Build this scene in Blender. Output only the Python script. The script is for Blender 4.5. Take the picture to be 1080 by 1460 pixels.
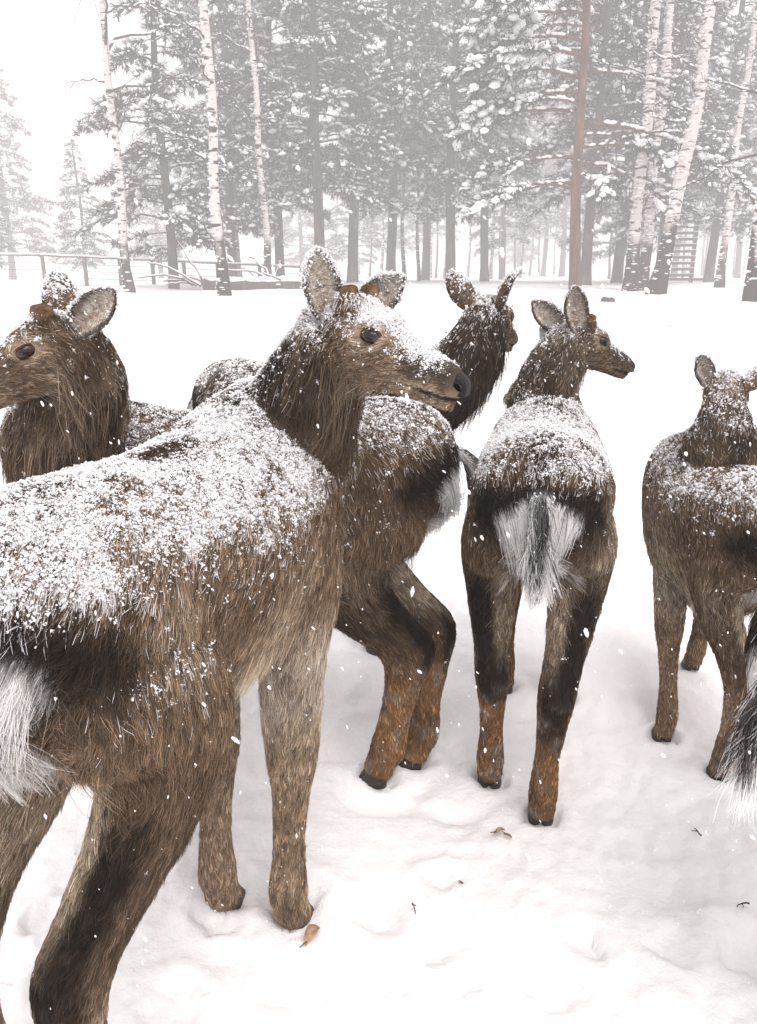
import bpy, bmesh, math, random
import numpy as np
from mathutils import Vector, Matrix, kdtree

for _o in list(bpy.data.objects):
    bpy.data.objects.remove(_o)
scene = bpy.context.scene
COL = scene.collection
random.seed(7)

# ------------------------------------------------------------------ camera
CAM_H, PITCH, FOCAL = 1.45, math.atan(350 / 1130.0), 1130.0
cam_data = bpy.data.cameras.new('camera')
cam = bpy.data.objects.new('camera', cam_data)
COL.objects.link(cam)
cam.location = (0, 0, CAM_H)
cam.rotation_euler = (math.pi / 2 - PITCH, 0, 0)
cam_data.sensor_fit = 'VERTICAL'
cam_data.sensor_height = 36.0
cam_data.lens = 36.0 * FOCAL / 1460.0
cam_data.clip_start = 0.05
cam_data.clip_end = 1500
scene.camera = cam

# ------------------------------------------------------------------ world: snow-laden overcast
world = bpy.data.worlds.new('World')
scene.world = world
world.use_nodes = True
wn, wl = world.node_tree.nodes, world.node_tree.links
wn.clear()
w_out = wn.new('ShaderNodeOutputWorld')
w_bg = wn.new('ShaderNodeBackground')
w_sky = wn.new('ShaderNodeTexSky')
w_sky.sky_type = 'NISHITA'
w_sky.sun_disc = False
SUN_EL, SUN_ROT = math.radians(58), math.radians(160)
w_sky.sun_elevation = SUN_EL
w_sky.sun_rotation = SUN_ROT
w_bw = wn.new('ShaderNodeRGBToBW')
w_mix = wn.new('ShaderNodeMix')
w_mix.data_type = 'RGBA'
w_mix.inputs[0].default_value = 0.9
w_mix.inputs[7].default_value = (8.2, 7.90, 7.96, 1)      # even cloud cover
wl.new(w_sky.outputs[0], w_bw.inputs[0])
wl.new(w_bw.outputs[0], w_mix.inputs[6])
wl.new(w_mix.outputs[2], w_bg.inputs[0])
w_bg.inputs[1].default_value = 0.1
wl.new(w_bg.outputs[0], w_out.inputs[0])

sun_data = bpy.data.lights.new('sun', 'SUN')
sun_data.energy = 1.5
sun_data.angle = math.radians(40)
sun_data.color = (1.0, 0.97, 0.94)
sun = bpy.data.objects.new('sun', sun_data)
COL.objects.link(sun)
sun.rotation_euler = (math.radians(32), 0, math.radians(20))

vs = scene.view_settings
vs.view_transform = 'Standard'
vs.look = 'None'
vs.exposure = 0.70
vs.gamma = 1.0
vs.use_curve_mapping = False
scene.render.engine = 'CYCLES'
cy = scene.cycles
cy.use_denoising = True
cy.max_bounces = 5
cy.diffuse_bounces = 4
cy.glossy_bounces = 2
cy.transmission_bounces = 2
cy.volume_bounces = 2
cy.transparent_max_bounces = 6
cy.caustics_reflective = False
cy.caustics_refractive = False
scene.cycles_curves.shape = 'RIBBONS'

# ------------------------------------------------------------------ helpers
def mat(name, color, rough=0.8, spec=0.3, attr=None):
    m = bpy.data.materials.new(name)
    m.use_nodes = True
    b = m.node_tree.nodes['Principled BSDF']
    b.inputs['Base Color'].default_value = (*color, 1)
    b.inputs['Roughness'].default_value = rough
    b.inputs['Specular IOR Level'].default_value = spec
    if attr:
        a = m.node_tree.nodes.new('ShaderNodeAttribute')
        a.attribute_name = attr
        m.node_tree.links.new(a.outputs['Color'], b.inputs['Base Color'])
    return m

def nodes_of(m):
    return m.node_tree.nodes, m.node_tree.links, m.node_tree.nodes['Principled BSDF']

def noise_color(m, stops, scale=8.0, detail=5.0, stretch=(1, 1, 1), bump=0.0, bscale=None, rough_n=0.6):
    """Object-space noise driving a colour ramp, with optional fine bump."""
    n, l, b = nodes_of(m)
    tc = n.new('ShaderNodeTexCoord')
    mp = n.new('ShaderNodeMapping')
    mp.inputs['Scale'].default_value = stretch
    l.new(tc.outputs['Object'], mp.inputs[0])
    tx = n.new('ShaderNodeTexNoise')
    tx.inputs['Scale'].default_value = scale
    tx.inputs['Detail'].default_value = detail
    tx.inputs['Roughness'].default_value = rough_n
    l.new(mp.outputs[0], tx.inputs['Vector'])
    cr = n.new('ShaderNodeValToRGB')
    while len(cr.color_ramp.elements) < len(stops):
        cr.color_ramp.elements.new(0.5)
    for e, (p, c) in zip(cr.color_ramp.elements, stops):
        e.position = p
        e.color = (*c, 1)
    l.new(tx.outputs[0], cr.inputs[0])
    l.new(cr.outputs[0], b.inputs['Base Color'])
    if bump:
        t2 = n.new('ShaderNodeTexNoise')
        t2.inputs['Scale'].default_value = bscale or scale * 3
        t2.inputs['Detail'].default_value = 6
        l.new(mp.outputs[0], t2.inputs['Vector'])
        bp = n.new('ShaderNodeBump')
        bp.inputs['Strength'].default_value = bump
        bp.inputs['Distance'].default_value = 0.02
        l.new(t2.outputs[0], bp.inputs['Height'])
        l.new(bp.outputs[0], b.inputs['Normal'])
    return m

def mesh_obj(name, V, F, material, parent=None, smooth=False, colors=None):
    me = bpy.data.meshes.new(name)
    V = np.asarray(V, dtype=np.float32).reshape(-1, 3)
    if isinstance(F, np.ndarray):
        k = F.shape[1]
        me.vertices.add(len(V))
        me.vertices.foreach_set('co', V.ravel())
        me.loops.add(F.size)
        me.loops.foreach_set('vertex_index', F.astype(np.int32).ravel())
        me.polygons.add(len(F))
        me.polygons.foreach_set('loop_start', np.arange(0, F.size, k, dtype=np.int32))
        me.update(calc_edges=True)
    else:
        me.from_pydata([tuple(map(float, v)) for v in V], [], F)
        me.update()
    if colors is not None:
        at = me.color_attributes.new('coat', 'FLOAT_COLOR', 'POINT')
        c4 = np.ones((len(V), 4), dtype=np.float32)
        c4[:, :3] = colors
        at.data.foreach_set('color', c4.ravel())
    if smooth:
        me.polygons.foreach_set('use_smooth', np.ones(len(me.polygons), dtype=bool))
    if material:
        me.materials.append(material)
    o = bpy.data.objects.new(name, me)
    COL.objects.link(o)
    if parent is not None:
        o.parent = parent
    return o

def tag(o, label=None, cat=None, group=None, kind=None):
    if label: o['label'] = label
    if cat: o['category'] = cat
    if group: o['group'] = group
    if kind: o['kind'] = kind
    return o

def empty(name, loc=(0, 0, 0), rz=0.0):
    o = bpy.data.objects.new(name, None)
    o.empty_display_size = 0.1
    COL.objects.link(o)
    o.location = loc
    o.rotation_euler = (0, 0, rz)
    return o

def nrm(v):
    v = np.asarray(v, float)
    return v / (np.linalg.norm(v, axis=-1, keepdims=True) + 1e-9)

def smoothstep(a, b, x):
    t = np.clip((x - a) / (b - a), 0, 1)
    return t * t * (3 - 2 * t)

def _hash(ix, iy, iz, seed):
    h = (ix * 374761393 + iy * 668265263 + iz * 2147483647 + seed * 1274126177) & 0xFFFFFFFF
    h = ((h ^ (h >> 13)) * 1274126177) & 0xFFFFFFFF
    h = (h ^ (h >> 16)) & 0xFFFFFFFF
    h = (h * 2246822519) & 0xFFFFFFFF
    return ((h ^ (h >> 15)) & 0xFFFFFF) / float(0xFFFFFF)

def vnoise(p, scale=1.0, seed=0):
    q = np.asarray(p, float) * scale
    i = np.floor(q).astype(np.int64)
    f = q - i
    f = f * f * (3 - 2 * f)
    r = 0
    for dx in (0, 1):
        for dy in (0, 1):
            for dz in (0, 1):
                w = (f[:, 0] if dx else 1 - f[:, 0]) * (f[:, 1] if dy else 1 - f[:, 1]) * (f[:, 2] if dz else 1 - f[:, 2])
                r = r + w * _hash(i[:, 0] + dx, i[:, 1] + dy, i[:, 2] + dz, seed)
    return r

def fbm(p, scale=1.0, seed=0, octaves=3):
    r, a, t = 0, 1.0, 0
    for k in range(octaves):
        r = r + a * vnoise(p, scale * 2 ** k, seed + k * 17)
        t += a
        a *= 0.5
    return r / t

def catmull(keys, sub):
    """Smooth resampling of a list of key rows."""
    K = np.asarray(keys, float)
    n = len(K)
    out = []
    for i in range(n - 1):
        p0, p1, p2, p3 = K[max(i - 1, 0)], K[i], K[i + 1], K[min(i + 2, n - 1)]
        for s in range(sub):
            t = s / sub
            out.append(0.5 * (2 * p1 + (p2 - p0) * t + (2 * p0 - 5 * p1 + 4 * p2 - p3) * t * t + (3 * p1 - p0 - 3 * p2 + p3) * t ** 3))
    out.append(K[-1])
    return np.array(out)

def tube(P, R, sides=6, cap=True):
    """Tapered tube through points P with radii R -> verts, quad/tri faces."""
    P = np.asarray(P, float)
    R = np.asarray(R, float)
    n = len(P)
    T = nrm(np.gradient(P, axis=0))
    ref = np.array([0, 0, 1.0]) if abs(T[0][2]) < 0.9 else np.array([1.0, 0, 0])
    A = nrm(np.cross(T, ref))
    B = np.cross(T, A)
    ang = np.arange(sides) * 2 * math.pi / sides
    V = (P[:, None, :] + R[:, None, None] * (np.cos(ang)[None, :, None] * A[:, None, :] + np.sin(ang)[None, :, None] * B[:, None, :])).reshape(-1, 3)
    F = []
    for i in range(n - 1):
        for j in range(sides):
            k = (j + 1) % sides
            F.append((i * sides + j, i * sides + k, (i + 1) * sides + k, (i + 1) * sides + j))
    if cap:
        F.append(tuple(range(sides))[::-1])
        F.append(tuple((n - 1) * sides + j for j in range(sides)))
    return V, F

class Soup:
    """Collects verts and faces of one mesh."""
    def __init__(self):
        self.V, self.F, self.n = [], [], 0
    def add(self, V, F):
        self.V.append(np.asarray(V, float).reshape(-1, 3))
        self.F += [tuple(i + self.n for i in f) for f in F]
        self.n += len(self.V[-1])
    def build(self, name, material, parent=None, smooth=False):
        return mesh_obj(name, np.concatenate(self.V), self.F, material, parent, smooth)

def stamp(template_v, template_f, pos, rot, scl):
    """Many copies of a small template as one triangle mesh (for grains, needles, flakes). rot: n,3,3; scl: n,3"""
    tv = np.asarray(template_v, float)
    tf = np.asarray(template_f, int)
    n = len(pos)
    V = np.einsum('nij,nkj->nki', rot, tv[None] * scl[:, None, :]) + pos[:, None, :]
    F = (tf[None] + (np.arange(n) * len(tv))[:, None, None]).reshape(-1, tf.shape[1])
    return V.reshape(-1, 3), F

def random_rot(n, rng):
    q = rng.normal(size=(n, 4))
    q /= np.linalg.norm(q, axis=1, keepdims=True)
    w, x, y, z = q.T
    return np.stack([1 - 2 * (y * y + z * z), 2 * (x * y - z * w), 2 * (x * z + y * w),
                     2 * (x * y + z * w), 1 - 2 * (x * x + z * z), 2 * (y * z - x * w),
                     2 * (x * z - y * w), 2 * (y * z + x * w), 1 - 2 * (x * x + y * y)], 1).reshape(n, 3, 3)

OCT_V = np.array([(1, 0, 0), (-1, 0, 0), (0, 1, 0), (0, -1, 0), (0, 0, 1), (0, 0, -1)], float)
OCT_F = np.array([(0, 2, 4), (2, 1, 4), (1, 3, 4), (3, 0, 4), (2, 0, 5), (1, 2, 5), (3, 1, 5), (0, 3, 5)])

def ico_blob(sub, seed, rough=0.25):
    bm = bmesh.new()
    bmesh.ops.create_icosphere(bm, subdivisions=sub, radius=1)
    V = np.array([v.co[:] for v in bm.verts])
    F = np.array([[v.index for v in f.verts] for f in bm.faces])
    bm.free()
    V *= (1 - rough + 2 * rough * vnoise(V + 10, 1.7, seed))[:, None]
    return V, F
# ------------------------------------------------------------------ snow ground
def ground_z(x, y):
    """Height of the snow: trampled flat near the herd, a rise up to the edge of the wood."""
    x = np.asarray(x, float)
    y = np.asarray(y, float)
    r = 0.32 * smoothstep(3.5, 40.0, y + 0.10 * np.abs(x))
    r = r + 0.25 * smoothstep(22, 36, y) * smoothstep(58, 40, y) * (np.sin(x * 0.24 + 0.6) * 0.5 + 0.2 * np.sin(x * 0.75))
    r = r - 0.5 * smoothstep(50, 120, y)
    return r

HOLES = []     # hoof holes filled in by the deer builder: x, y, radius, depth

def build_ground():
    ys = [-6.0, -3.0, -1.0, 0.0, 0.35]
    y, st = 0.35, 0.011
    while y < 420:
        y += st
        ys.append(y)
        st = max(0.011, 0.0095 * y) if y < 5 else 0.02 * y
    ys = np.array(ys)
    nx = 420
    u = np.linspace(-1, 1, nx)
    half = np.maximum(1.5, ys * 0.75 + 0.7) + np.where(ys > 20, (ys - 20) * 0.6, 0)
    half = np.where(ys < 0.3, 8, half)
    X = half[:, None] * (u[None] * 0.9 + 0.1 * u[None] ** 3)
    Y = np.repeat(ys[:, None], nx, 1)
    Z = ground_z(X, Y)
    p = np.stack([X.ravel(), Y.ravel(), np.zeros(X.size)], 1)
    near = smoothstep(9, 4, Y).ravel()
    lump = (fbm(p, 2.2, 3, 3) - 0.5) * 0.07 + (np.abs(fbm(p, 7.0, 9, 3) - 0.5)) * -0.03
    tracks = smoothstep(0.60, 0.74, fbm(p, 4.6, 21, 2))                       # old hoof dents half filled with snow
    ridge = (np.abs(fbm(p, 15.0, 33, 3) - 0.5)) * 0.030
    dz = (lump - 0.022 * tracks + ridge) * (0.25 + 0.75 * near)
    far = (fbm(p, 0.7, 5, 3) - 0.5) * 0.25 * smoothstep(5, 20, Y).ravel()
    Z = Z + (dz + far).reshape(Z.shape)
    warp = ((fbm(p, 22.0, 61, 3) - 0.5) * 0.055).reshape(Z.shape)
    for (hx, hy, hr, hd) in HOLES:
        d = np.hypot(X - hx, Y - hy) + warp
        Z = np.where(d < hr * 3, Z * (1 - 0.8 * smoothstep(hr * 2.6, hr * 1.2, d)) + 0.8 * smoothstep(hr * 2.6, hr * 1.2, d) * (ground_z(hx, hy)), Z)
        Z = Z - hd * smoothstep(hr * 1.25, hr * 0.7, d) + 0.35 * hd * np.exp(-((d - hr * 1.5) / (hr * 0.35)) ** 2)
    ny = len(ys)
    idx = np.arange(ny * nx).reshape(ny, nx)
    F = np.stack([idx[:-1, :-1], idx[:-1, 1:], idx[1:, 1:], idx[1:, :-1]], -1).reshape(-1, 4)
    m = mat('snow_ground', (0.94, 0.925, 0.935), 0.75, 0.25)
    n, l, b = nodes_of(m)
    tc = n.new('ShaderNodeTexCoord')
    t1 = n.new('ShaderNodeTexNoise'); t1.inputs['Scale'].default_value = 34; t1.inputs['Detail'].default_value = 8
    t1.inputs['Roughness'].default_value = 0.62
    l.new(tc.outputs['Object'], t1.inputs['Vector'])
    bp = n.new('ShaderNodeBump'); bp.inputs['Strength'].default_value = 0.45; bp.inputs['Distance'].default_value = 0.02
    l.new(t1.outputs[0], bp.inputs['Height'])
    l.new(bp.outputs[0], b.inputs['Normal'])
    b.inputs['Subsurface Weight'].default_value = 0.0
    o = mesh_obj('snow_ground', np.stack([X, Y, Z], -1).reshape(-1, 3), F, m, smooth=True)
    tag(o, 'trampled white snow ground rising gently to the wood', 'snow ground', kind='structure')
    return o
# ------------------------------------------------------------------ deer
M_FUR = mat('deer_fur', (0.1, 0.06, 0.03), 0.7, 0.07, attr='coat')
M_SKIN = mat('deer_coat', (0.1, 0.06, 0.03), 0.95, 0.02, attr='coat')
M_EYE = mat('deer_eye', (0.045, 0.018, 0.008), 0.05, 0.5)
M_PUPIL = mat('deer_pupil', (0.003, 0.003, 0.004), 0.04, 0.5)
M_LID = mat('deer_eyelid', (0.012, 0.009, 0.008), 0.45, 0.4)
M_LIDSKIN = mat('deer_lid_skin', (0.045, 0.028, 0.018), 0.7, 0.15)
M_NOSE = mat('deer_nose', (0.016, 0.013, 0.013), 0.42, 0.22)
noise_color(M_NOSE, [(0.3, (0.006, 0.005, 0.005)), (0.7, (0.022, 0.017, 0.017))], 60, bump=0.6, bscale=300)
M_HOLLOW = mat('nostril_hollow', (0.002, 0.002, 0.002), 1.0, 0.0)
M_HOOF = mat('deer_hoof', (0.02, 0.016, 0.013), 0.5, 0.4)
noise_color(M_HOOF, [(0.3, (0.012, 0.010, 0.009)), (0.75, (0.06, 0.042, 0.03))], 25, stretch=(1, 1, 5), bump=0.4)
M_STUMP = mat('antler_stump', (0.22, 0.12, 0.06), 0.85, 0.1)
noise_color(M_STUMP, [(0.3, (0.06, 0.036, 0.022)), (0.55, (0.17, 0.10, 0.056)), (0.8, (0.36, 0.26, 0.17))], 45, bump=0.9, bscale=120)
M_TAG = mat('ear_tag_plastic', (0.27, 0.285, 0.265), 0.45, 0.4)
M_SNOW = mat('clinging_snow', (0.90, 0.885, 0.90), 0.7, 0.2)

BROWN = np.array((0.112, 0.075, 0.048))
RUST = np.array((0.200, 0.108, 0.047))
TAN = np.array((0.33, 0.255, 0.185))
GREY = np.array((0.27, 0.235, 0.20))
DARK = np.array((0.014, 0.010, 0.008))
WHITE = np.array((0.86, 0.84, 0.83))

def mixc(a, b, w):
    w = np.asarray(w)[..., None]
    return a * (1 - w) + b * w

def ring_mesh(rings, n=24):
    """rings: rows of centre(3) side(3) up(3) a b_up b_dn -> closed tube"""
    ang = np.arange(n) * 2 * math.pi / n
    c, s = np.cos(ang), np.sin(ang)
    V, F = [], []
    for r in rings:
        cen, sd, up, a, bu, bd = r[0:3], r[3:6], r[6:9], r[9], r[10], r[11]
        b = np.where(s >= 0, bu, bd)
        V.append(cen + (c * a)[:, None] * sd + (s * b)[:, None] * up)
    m = len(rings)
    V = np.concatenate(V + [rings[0][None, 0:3], rings[-1][None, 0:3]])
    for i in range(m - 1):
        for j in range(n):
            k = (j + 1) % n
            F.append((i * n + j, i * n + k, (i + 1) * n + k, (i + 1) * n + j))
    for j in range(n):
        k = (j + 1) % n
        F.append((m * n, k, j))
        F.append((m * n + 1, (m - 1) * n + j, (m - 1) * n + k))
    return V, F

def fix_frames(keys, sub):
    R = catmull(keys, sub)
    R[:, 3:6] = nrm(R[:, 3:6])
    R[:, 6:9] = nrm(R[:, 6:9])
    R[:, 9:] = np.maximum(R[:, 9:], 0.004)
    return R

TORSO = [  # x, z centre, half height up, half height down, half width
    (-0.540, 0.865, 0.035, 0.045, 0.045), (-0.515, 0.868, 0.095, 0.11, 0.095), (-0.46, 0.865, 0.145, 0.15, 0.140), (-0.36, 0.855, 0.172, 0.175, 0.175),
    (-0.22, 0.835, 0.175, 0.20, 0.188), (-0.05, 0.805, 0.185, 0.225, 0.200), (0.12, 0.79, 0.205, 0.235, 0.198), (0.27, 0.80, 0.225, 0.235, 0.178),
    (0.38, 0.82, 0.205, 0.215, 0.150), (0.46, 0.84, 0.14, 0.16, 0.115), (0.51, 0.85, 0.06, 0.08, 0.06)]
HEAD = [  # along, centre offset, half height up, half height down, half width
    (-0.055, -0.012, 0.030, 0.035, 0.030), (-0.035, -0.008, 0.060, 0.062, 0.052), (0.0, -0.004, 0.078, 0.080, 0.066), (0.05, -0.008, 0.083, 0.086, 0.072),
    (0.10, -0.018, 0.076, 0.074, 0.068), (0.145, -0.028, 0.062, 0.052, 0.055), (0.185, -0.037, 0.054, 0.040, 0.047), (0.225, -0.045, 0.049, 0.031, 0.042),
    (0.260, -0.050, 0.046, 0.027, 0.042), (0.288, -0.053, 0.039, 0.023, 0.039), (0.308, -0.055, 0.022, 0.015, 0.026)]
JAW = [
    (0.03, -0.072, 0.03, 0.030, 0.050), (0.09, -0.075, 0.022, 0.024, 0.044), (0.15, -0.078, 0.022, 0.020, 0.038), (0.205, -0.083, 0.015, 0.017, 0.030),
    (0.255, -0.087, 0.011, 0.015, 0.024), (0.280, -0.089, 0.010, 0.013, 0.021), (0.294, -0.091, 0.004, 0.006, 0.010)]

def ear_surface(L=0.122, W=0.036, nt=22, nu=17):
    """Cupped leaf in its own frame: z along the ear, y across, +x the opening. Two skins with an edge."""
    V = []
    t = np.linspace(0, 1, nt)
    w = W * (0.42 + 0.58 * np.sin(np.clip(t * 1.18, 0, 1) ** 0.75 * math.pi * 0.5)) * np.clip(1 - ((t - 0.36) / 0.645).clip(0) ** 2.0, 0, 1) ** 0.72
    cup = 1.15 - 0.75 * t
    for skin in (0, 1):
        for i in range(nt):
            for j in range(nu):
                u = -1 + 2 * j / (nu - 1)
                th = u * (0.55 + 0.85 * cup[i])
                rad = max(w[i], 0.0015) / max(math.sin(min(0.55 + 0.85 * cup[i], math.pi / 2)), 0.35)
                off = -0.004 if skin else 0.0
                y = (rad - off) * math.sin(th)
                x = -(rad - off) * math.cos(th) + rad * 0.45
                V.append((x + 0.02 * t[i] ** 2, y, L * t[i]))
    F, n1 = [], nt * nu
    for i in range(nt - 1):
        for j in range(nu - 1):
            a, b, c, d = i * nu + j, i * nu + j + 1, (i + 1) * nu + j + 1, (i + 1) * nu + j
            F.append((a, b, c, d))
            F.append((n1 + d, n1 + c, n1 + b, n1 + a))
        for j in (0, nu - 1):
            a, d = i * nu + j, (i + 1) * nu + j
            F.append((a, d, n1 + d, n1 + a) if j == 0 else (d, a, n1 + a, n1 + d))
    for j in range(nu - 1):
        a, b = (nt - 1) * nu + j, (nt - 1) * nu + j + 1
        F.append((a, b, n1 + b, n1 + a))
    V = np.array(V)
    tt = np.tile(np.repeat(t, nu), 2)
    uu = np.tile(np.tile(np.linspace(-1, 1, nu), nt), 2)
    inner = np.repeat([1.0, 0.0], n1)
    return V, F, tt, uu, inner

def tri_of(F):
    T = []
    for f in F:
        for k in range(1, len(f) - 1):
            T.append((f[0], f[k], f[k + 1]))
    return np.array(T)

def vert_normals(V, T):
    fn = np.cross(V[T[:, 1]] - V[T[:, 0]], V[T[:, 2]] - V[T[:, 0]])
    N = np.zeros_like(V)
    for k in range(3):
        np.add.at(N, T[:, k], fn)
    return nrm(N)

def grow(V, T, N, flow, length, lift, dens, coat, snow, n, rng, rad, clump=0.75, clump_size=0.0085, K=5, droop=0.25, wild=0.32):
    """Hair strands over a triangle mesh -> points (n,K,3), radii (n,K), colours (n,K,3), and snow seeds"""
    A = 0.5 * np.linalg.norm(np.cross(V[T[:, 1]] - V[T[:, 0]], V[T[:, 2]] - V[T[:, 0]]), axis=1) * dens[T].mean(1)
    cs = np.cumsum(A)
    ti = np.searchsorted(cs, rng.random(n) * cs[-1]).clip(0, len(T) - 1)
    r1, r2 = np.sqrt(rng.random(n)), rng.random(n)
    B = np.stack([1 - r1, r1 * (1 - r2), r1 * r2], 1)
    tv = T[ti]
    def ip(a):
        return (a[tv] * (B[:, :, None] if a.ndim > 1 else B)).sum(1)
    P, Nn, G = ip(V), nrm(ip(N)), ip(flow)
    L, lf, C, S = ip(length), ip(lift), ip(coat), ip(snow)
    G = G + 0.95 * (np.stack([fbm(P, 22, 5, 2), fbm(P, 22, 55, 2), fbm(P, 22, 105, 2)], 1) - 0.5) + wild * rng.normal(size=(n, 3))
    G = nrm(G - Nn * (G * Nn).sum(1, keepdims=True))
    L = L * rng.uniform(0.65, 1.25, n) * (0.75 + 0.5 * vnoise(P, 30, 8))
    lf = np.clip(lf * rng.uniform(0.6, 1.5, n), 0.05, 0.9)
    s = np.linspace(0, 1, K)[None, :, None]
    up, al = lf[:, None, None], 1 - lf[:, None, None]
    pts = P[:, None, :] - Nn[:, None, :] * np.minimum(0.0015, 0.05 * L)[:, None, None] + L[:, None, None] * (Nn[:, None, :] * up * (s * 1.35 - 0.75 * s * s) + G[:, None, :] * (al * s + 0.35 * s * s))
    pts[:, :, 2] -= (L[:, None] * droop * s[:, :, 0] ** 2)
    cl_b = np.ones(n)
    if clump > 0:
        ng = max(int(cs[-1] / clump_size ** 2), 50)
        gi = rng.choice(n, min(ng, n), replace=False)
        kd = kdtree.KDTree(len(gi))
        for k, g in enumerate(gi):
            kd.insert(P[g], k)
        kd.balance()
        near = np.array([kd.find(p)[1] for p in P])
        gp = pts[gi][near]
        cl_b = rng.lognormal(0, 0.38, len(gi))[near]
        wgt = clump * rng.uniform(0.3, 1.2, n)[:, None, None] * s ** 1.6
        pts = pts * (1 - wgt) + (gp + (P - P[gi][near])[:, None, :] * 0.25) * wgt
    R = rad * rng.uniform(0.7, 1.3, n)[:, None] * (1 - 0.75 * s[:, :, 0] ** 1.5)
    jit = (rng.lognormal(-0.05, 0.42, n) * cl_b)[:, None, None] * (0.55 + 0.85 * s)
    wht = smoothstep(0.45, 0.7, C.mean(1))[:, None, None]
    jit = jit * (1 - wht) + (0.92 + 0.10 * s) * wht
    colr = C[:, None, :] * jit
    pale = (rng.random(n) < 0.10)[:, None, None] * s
    colr = colr * (1 - 0.5 * pale) + 0.5 * pale * np.minimum(C[:, None, :] * 2.4 + 0.012, 0.8)
    # snow caught by the tips
    pn = smoothstep(0.34, 0.66, fbm(P, 75, 71, 2) * 0.45 + fbm(P, 16, 91, 3) * 0.55)
    has = rng.random(n) < np.clip(S, 0, 1) ** 1.35 * (0.2 + 0.8 * pn)
    tipw = np.clip((s - 0.55) / 0.3, 0, 1) * has[:, None, None]
    colr = np.clip(colr, 0, 0.85) * (1 - tipw) + np.array((0.88, 0.865, 0.88)) * tipw
    R = R * (1 + 0.5 * tipw[:, :, 0])
    seeds = (P, Nn, pts[:, -2, :], S, pn, L)
    return pts, R, colr, seeds

def hair_object(name, chunks, parent):
    P = np.concatenate([c[0] for c in chunks])
    R = np.concatenate([c[1] for c in chunks])
    Cc = np.concatenate([c[2] for c in chunks])
    n, K = P.shape[:2]
    hc = bpy.data.hair_curves.new(name)
    hc.add_curves([K] * n)
    hc.attributes['position'].data.foreach_set('vector', P.astype(np.float32).ravel())
    ra = hc.attributes.get('radius') or hc.attributes.new('radius', 'FLOAT', 'POINT')
    ra.data.foreach_set('value', R.astype(np.float32).ravel())
    ca = hc.attributes.new('coat', 'FLOAT_COLOR', 'POINT')
    c4 = np.ones((n * K, 4), np.float32)
    c4[:, :3] = Cc.reshape(-1, 3)
    ca.data.foreach_set('color', c4.ravel())
    hc.materials.append(M_FUR)
    o = bpy.data.objects.new(name, hc)
    COL.objects.link(o)
    o.parent = parent
    return o

TET_V = np.array([(1.3, 0, -0.5), (-0.7, 1.1, -0.5), (-0.7, -1.1, -0.5), (0, 0, 1.3)])
TET_F = np.array([(0, 1, 3), (1, 2, 3), (2, 0, 3), (0, 2, 1)])

def snow_grains(chunks, parent, n, rng, size):
    P = np.concatenate([c[3][0] for c in chunks]); N = np.concatenate([c[3][1] for c in chunks]); Q = np.concatenate([c[3][2] for c in chunks])
    S = np.concatenate([c[3][3] for c in chunks]); pn = np.concatenate([c[3][4] for c in chunks])
    w = np.clip(S, 0, 1.05) ** 2.3 * (0.10 + 0.90 * pn) + 0.0006 + 0.006 * (S > 0.03)
    idx = rng.choice(len(P), n, replace=True, p=w / w.sum())
    nc = max(n // 16, 10)                       # most grains gather in little crusts
    cen = idx[:nc]
    cl = rng.random(n) < 0.6
    home = rng.integers(0, nc, n)
    spread = rng.normal(size=(n, 3)) * (size * 3.2)
    pos = P[idx] * 0.45 + Q[idx] * 0.55 + N[idx] * (size * rng.uniform(0.5, 3.0, n))[:, None]
    pos = pos + rng.normal(size=(n, 3)) * size * 1.2
    Nh = N[cen[home]]
    spread = spread - Nh * (spread * Nh).sum(1, keepdims=True) * 0.7
    pos = np.where(cl[:, None], pos[home] + spread, pos)
    scl = size * np.minimum(rng.lognormal(-0.1, 0.6, n), 3.2)[:, None] * rng.uniform(0.55, 1.3, (n, 3))
    V, F = stamp(TET_V, TET_F, pos, random_rot(n, rng), scl)
    o = mesh_obj('snow_dusting', V, F, M_SNOW, parent)
    o['kind'] = 'stuff'
    return o

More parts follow.
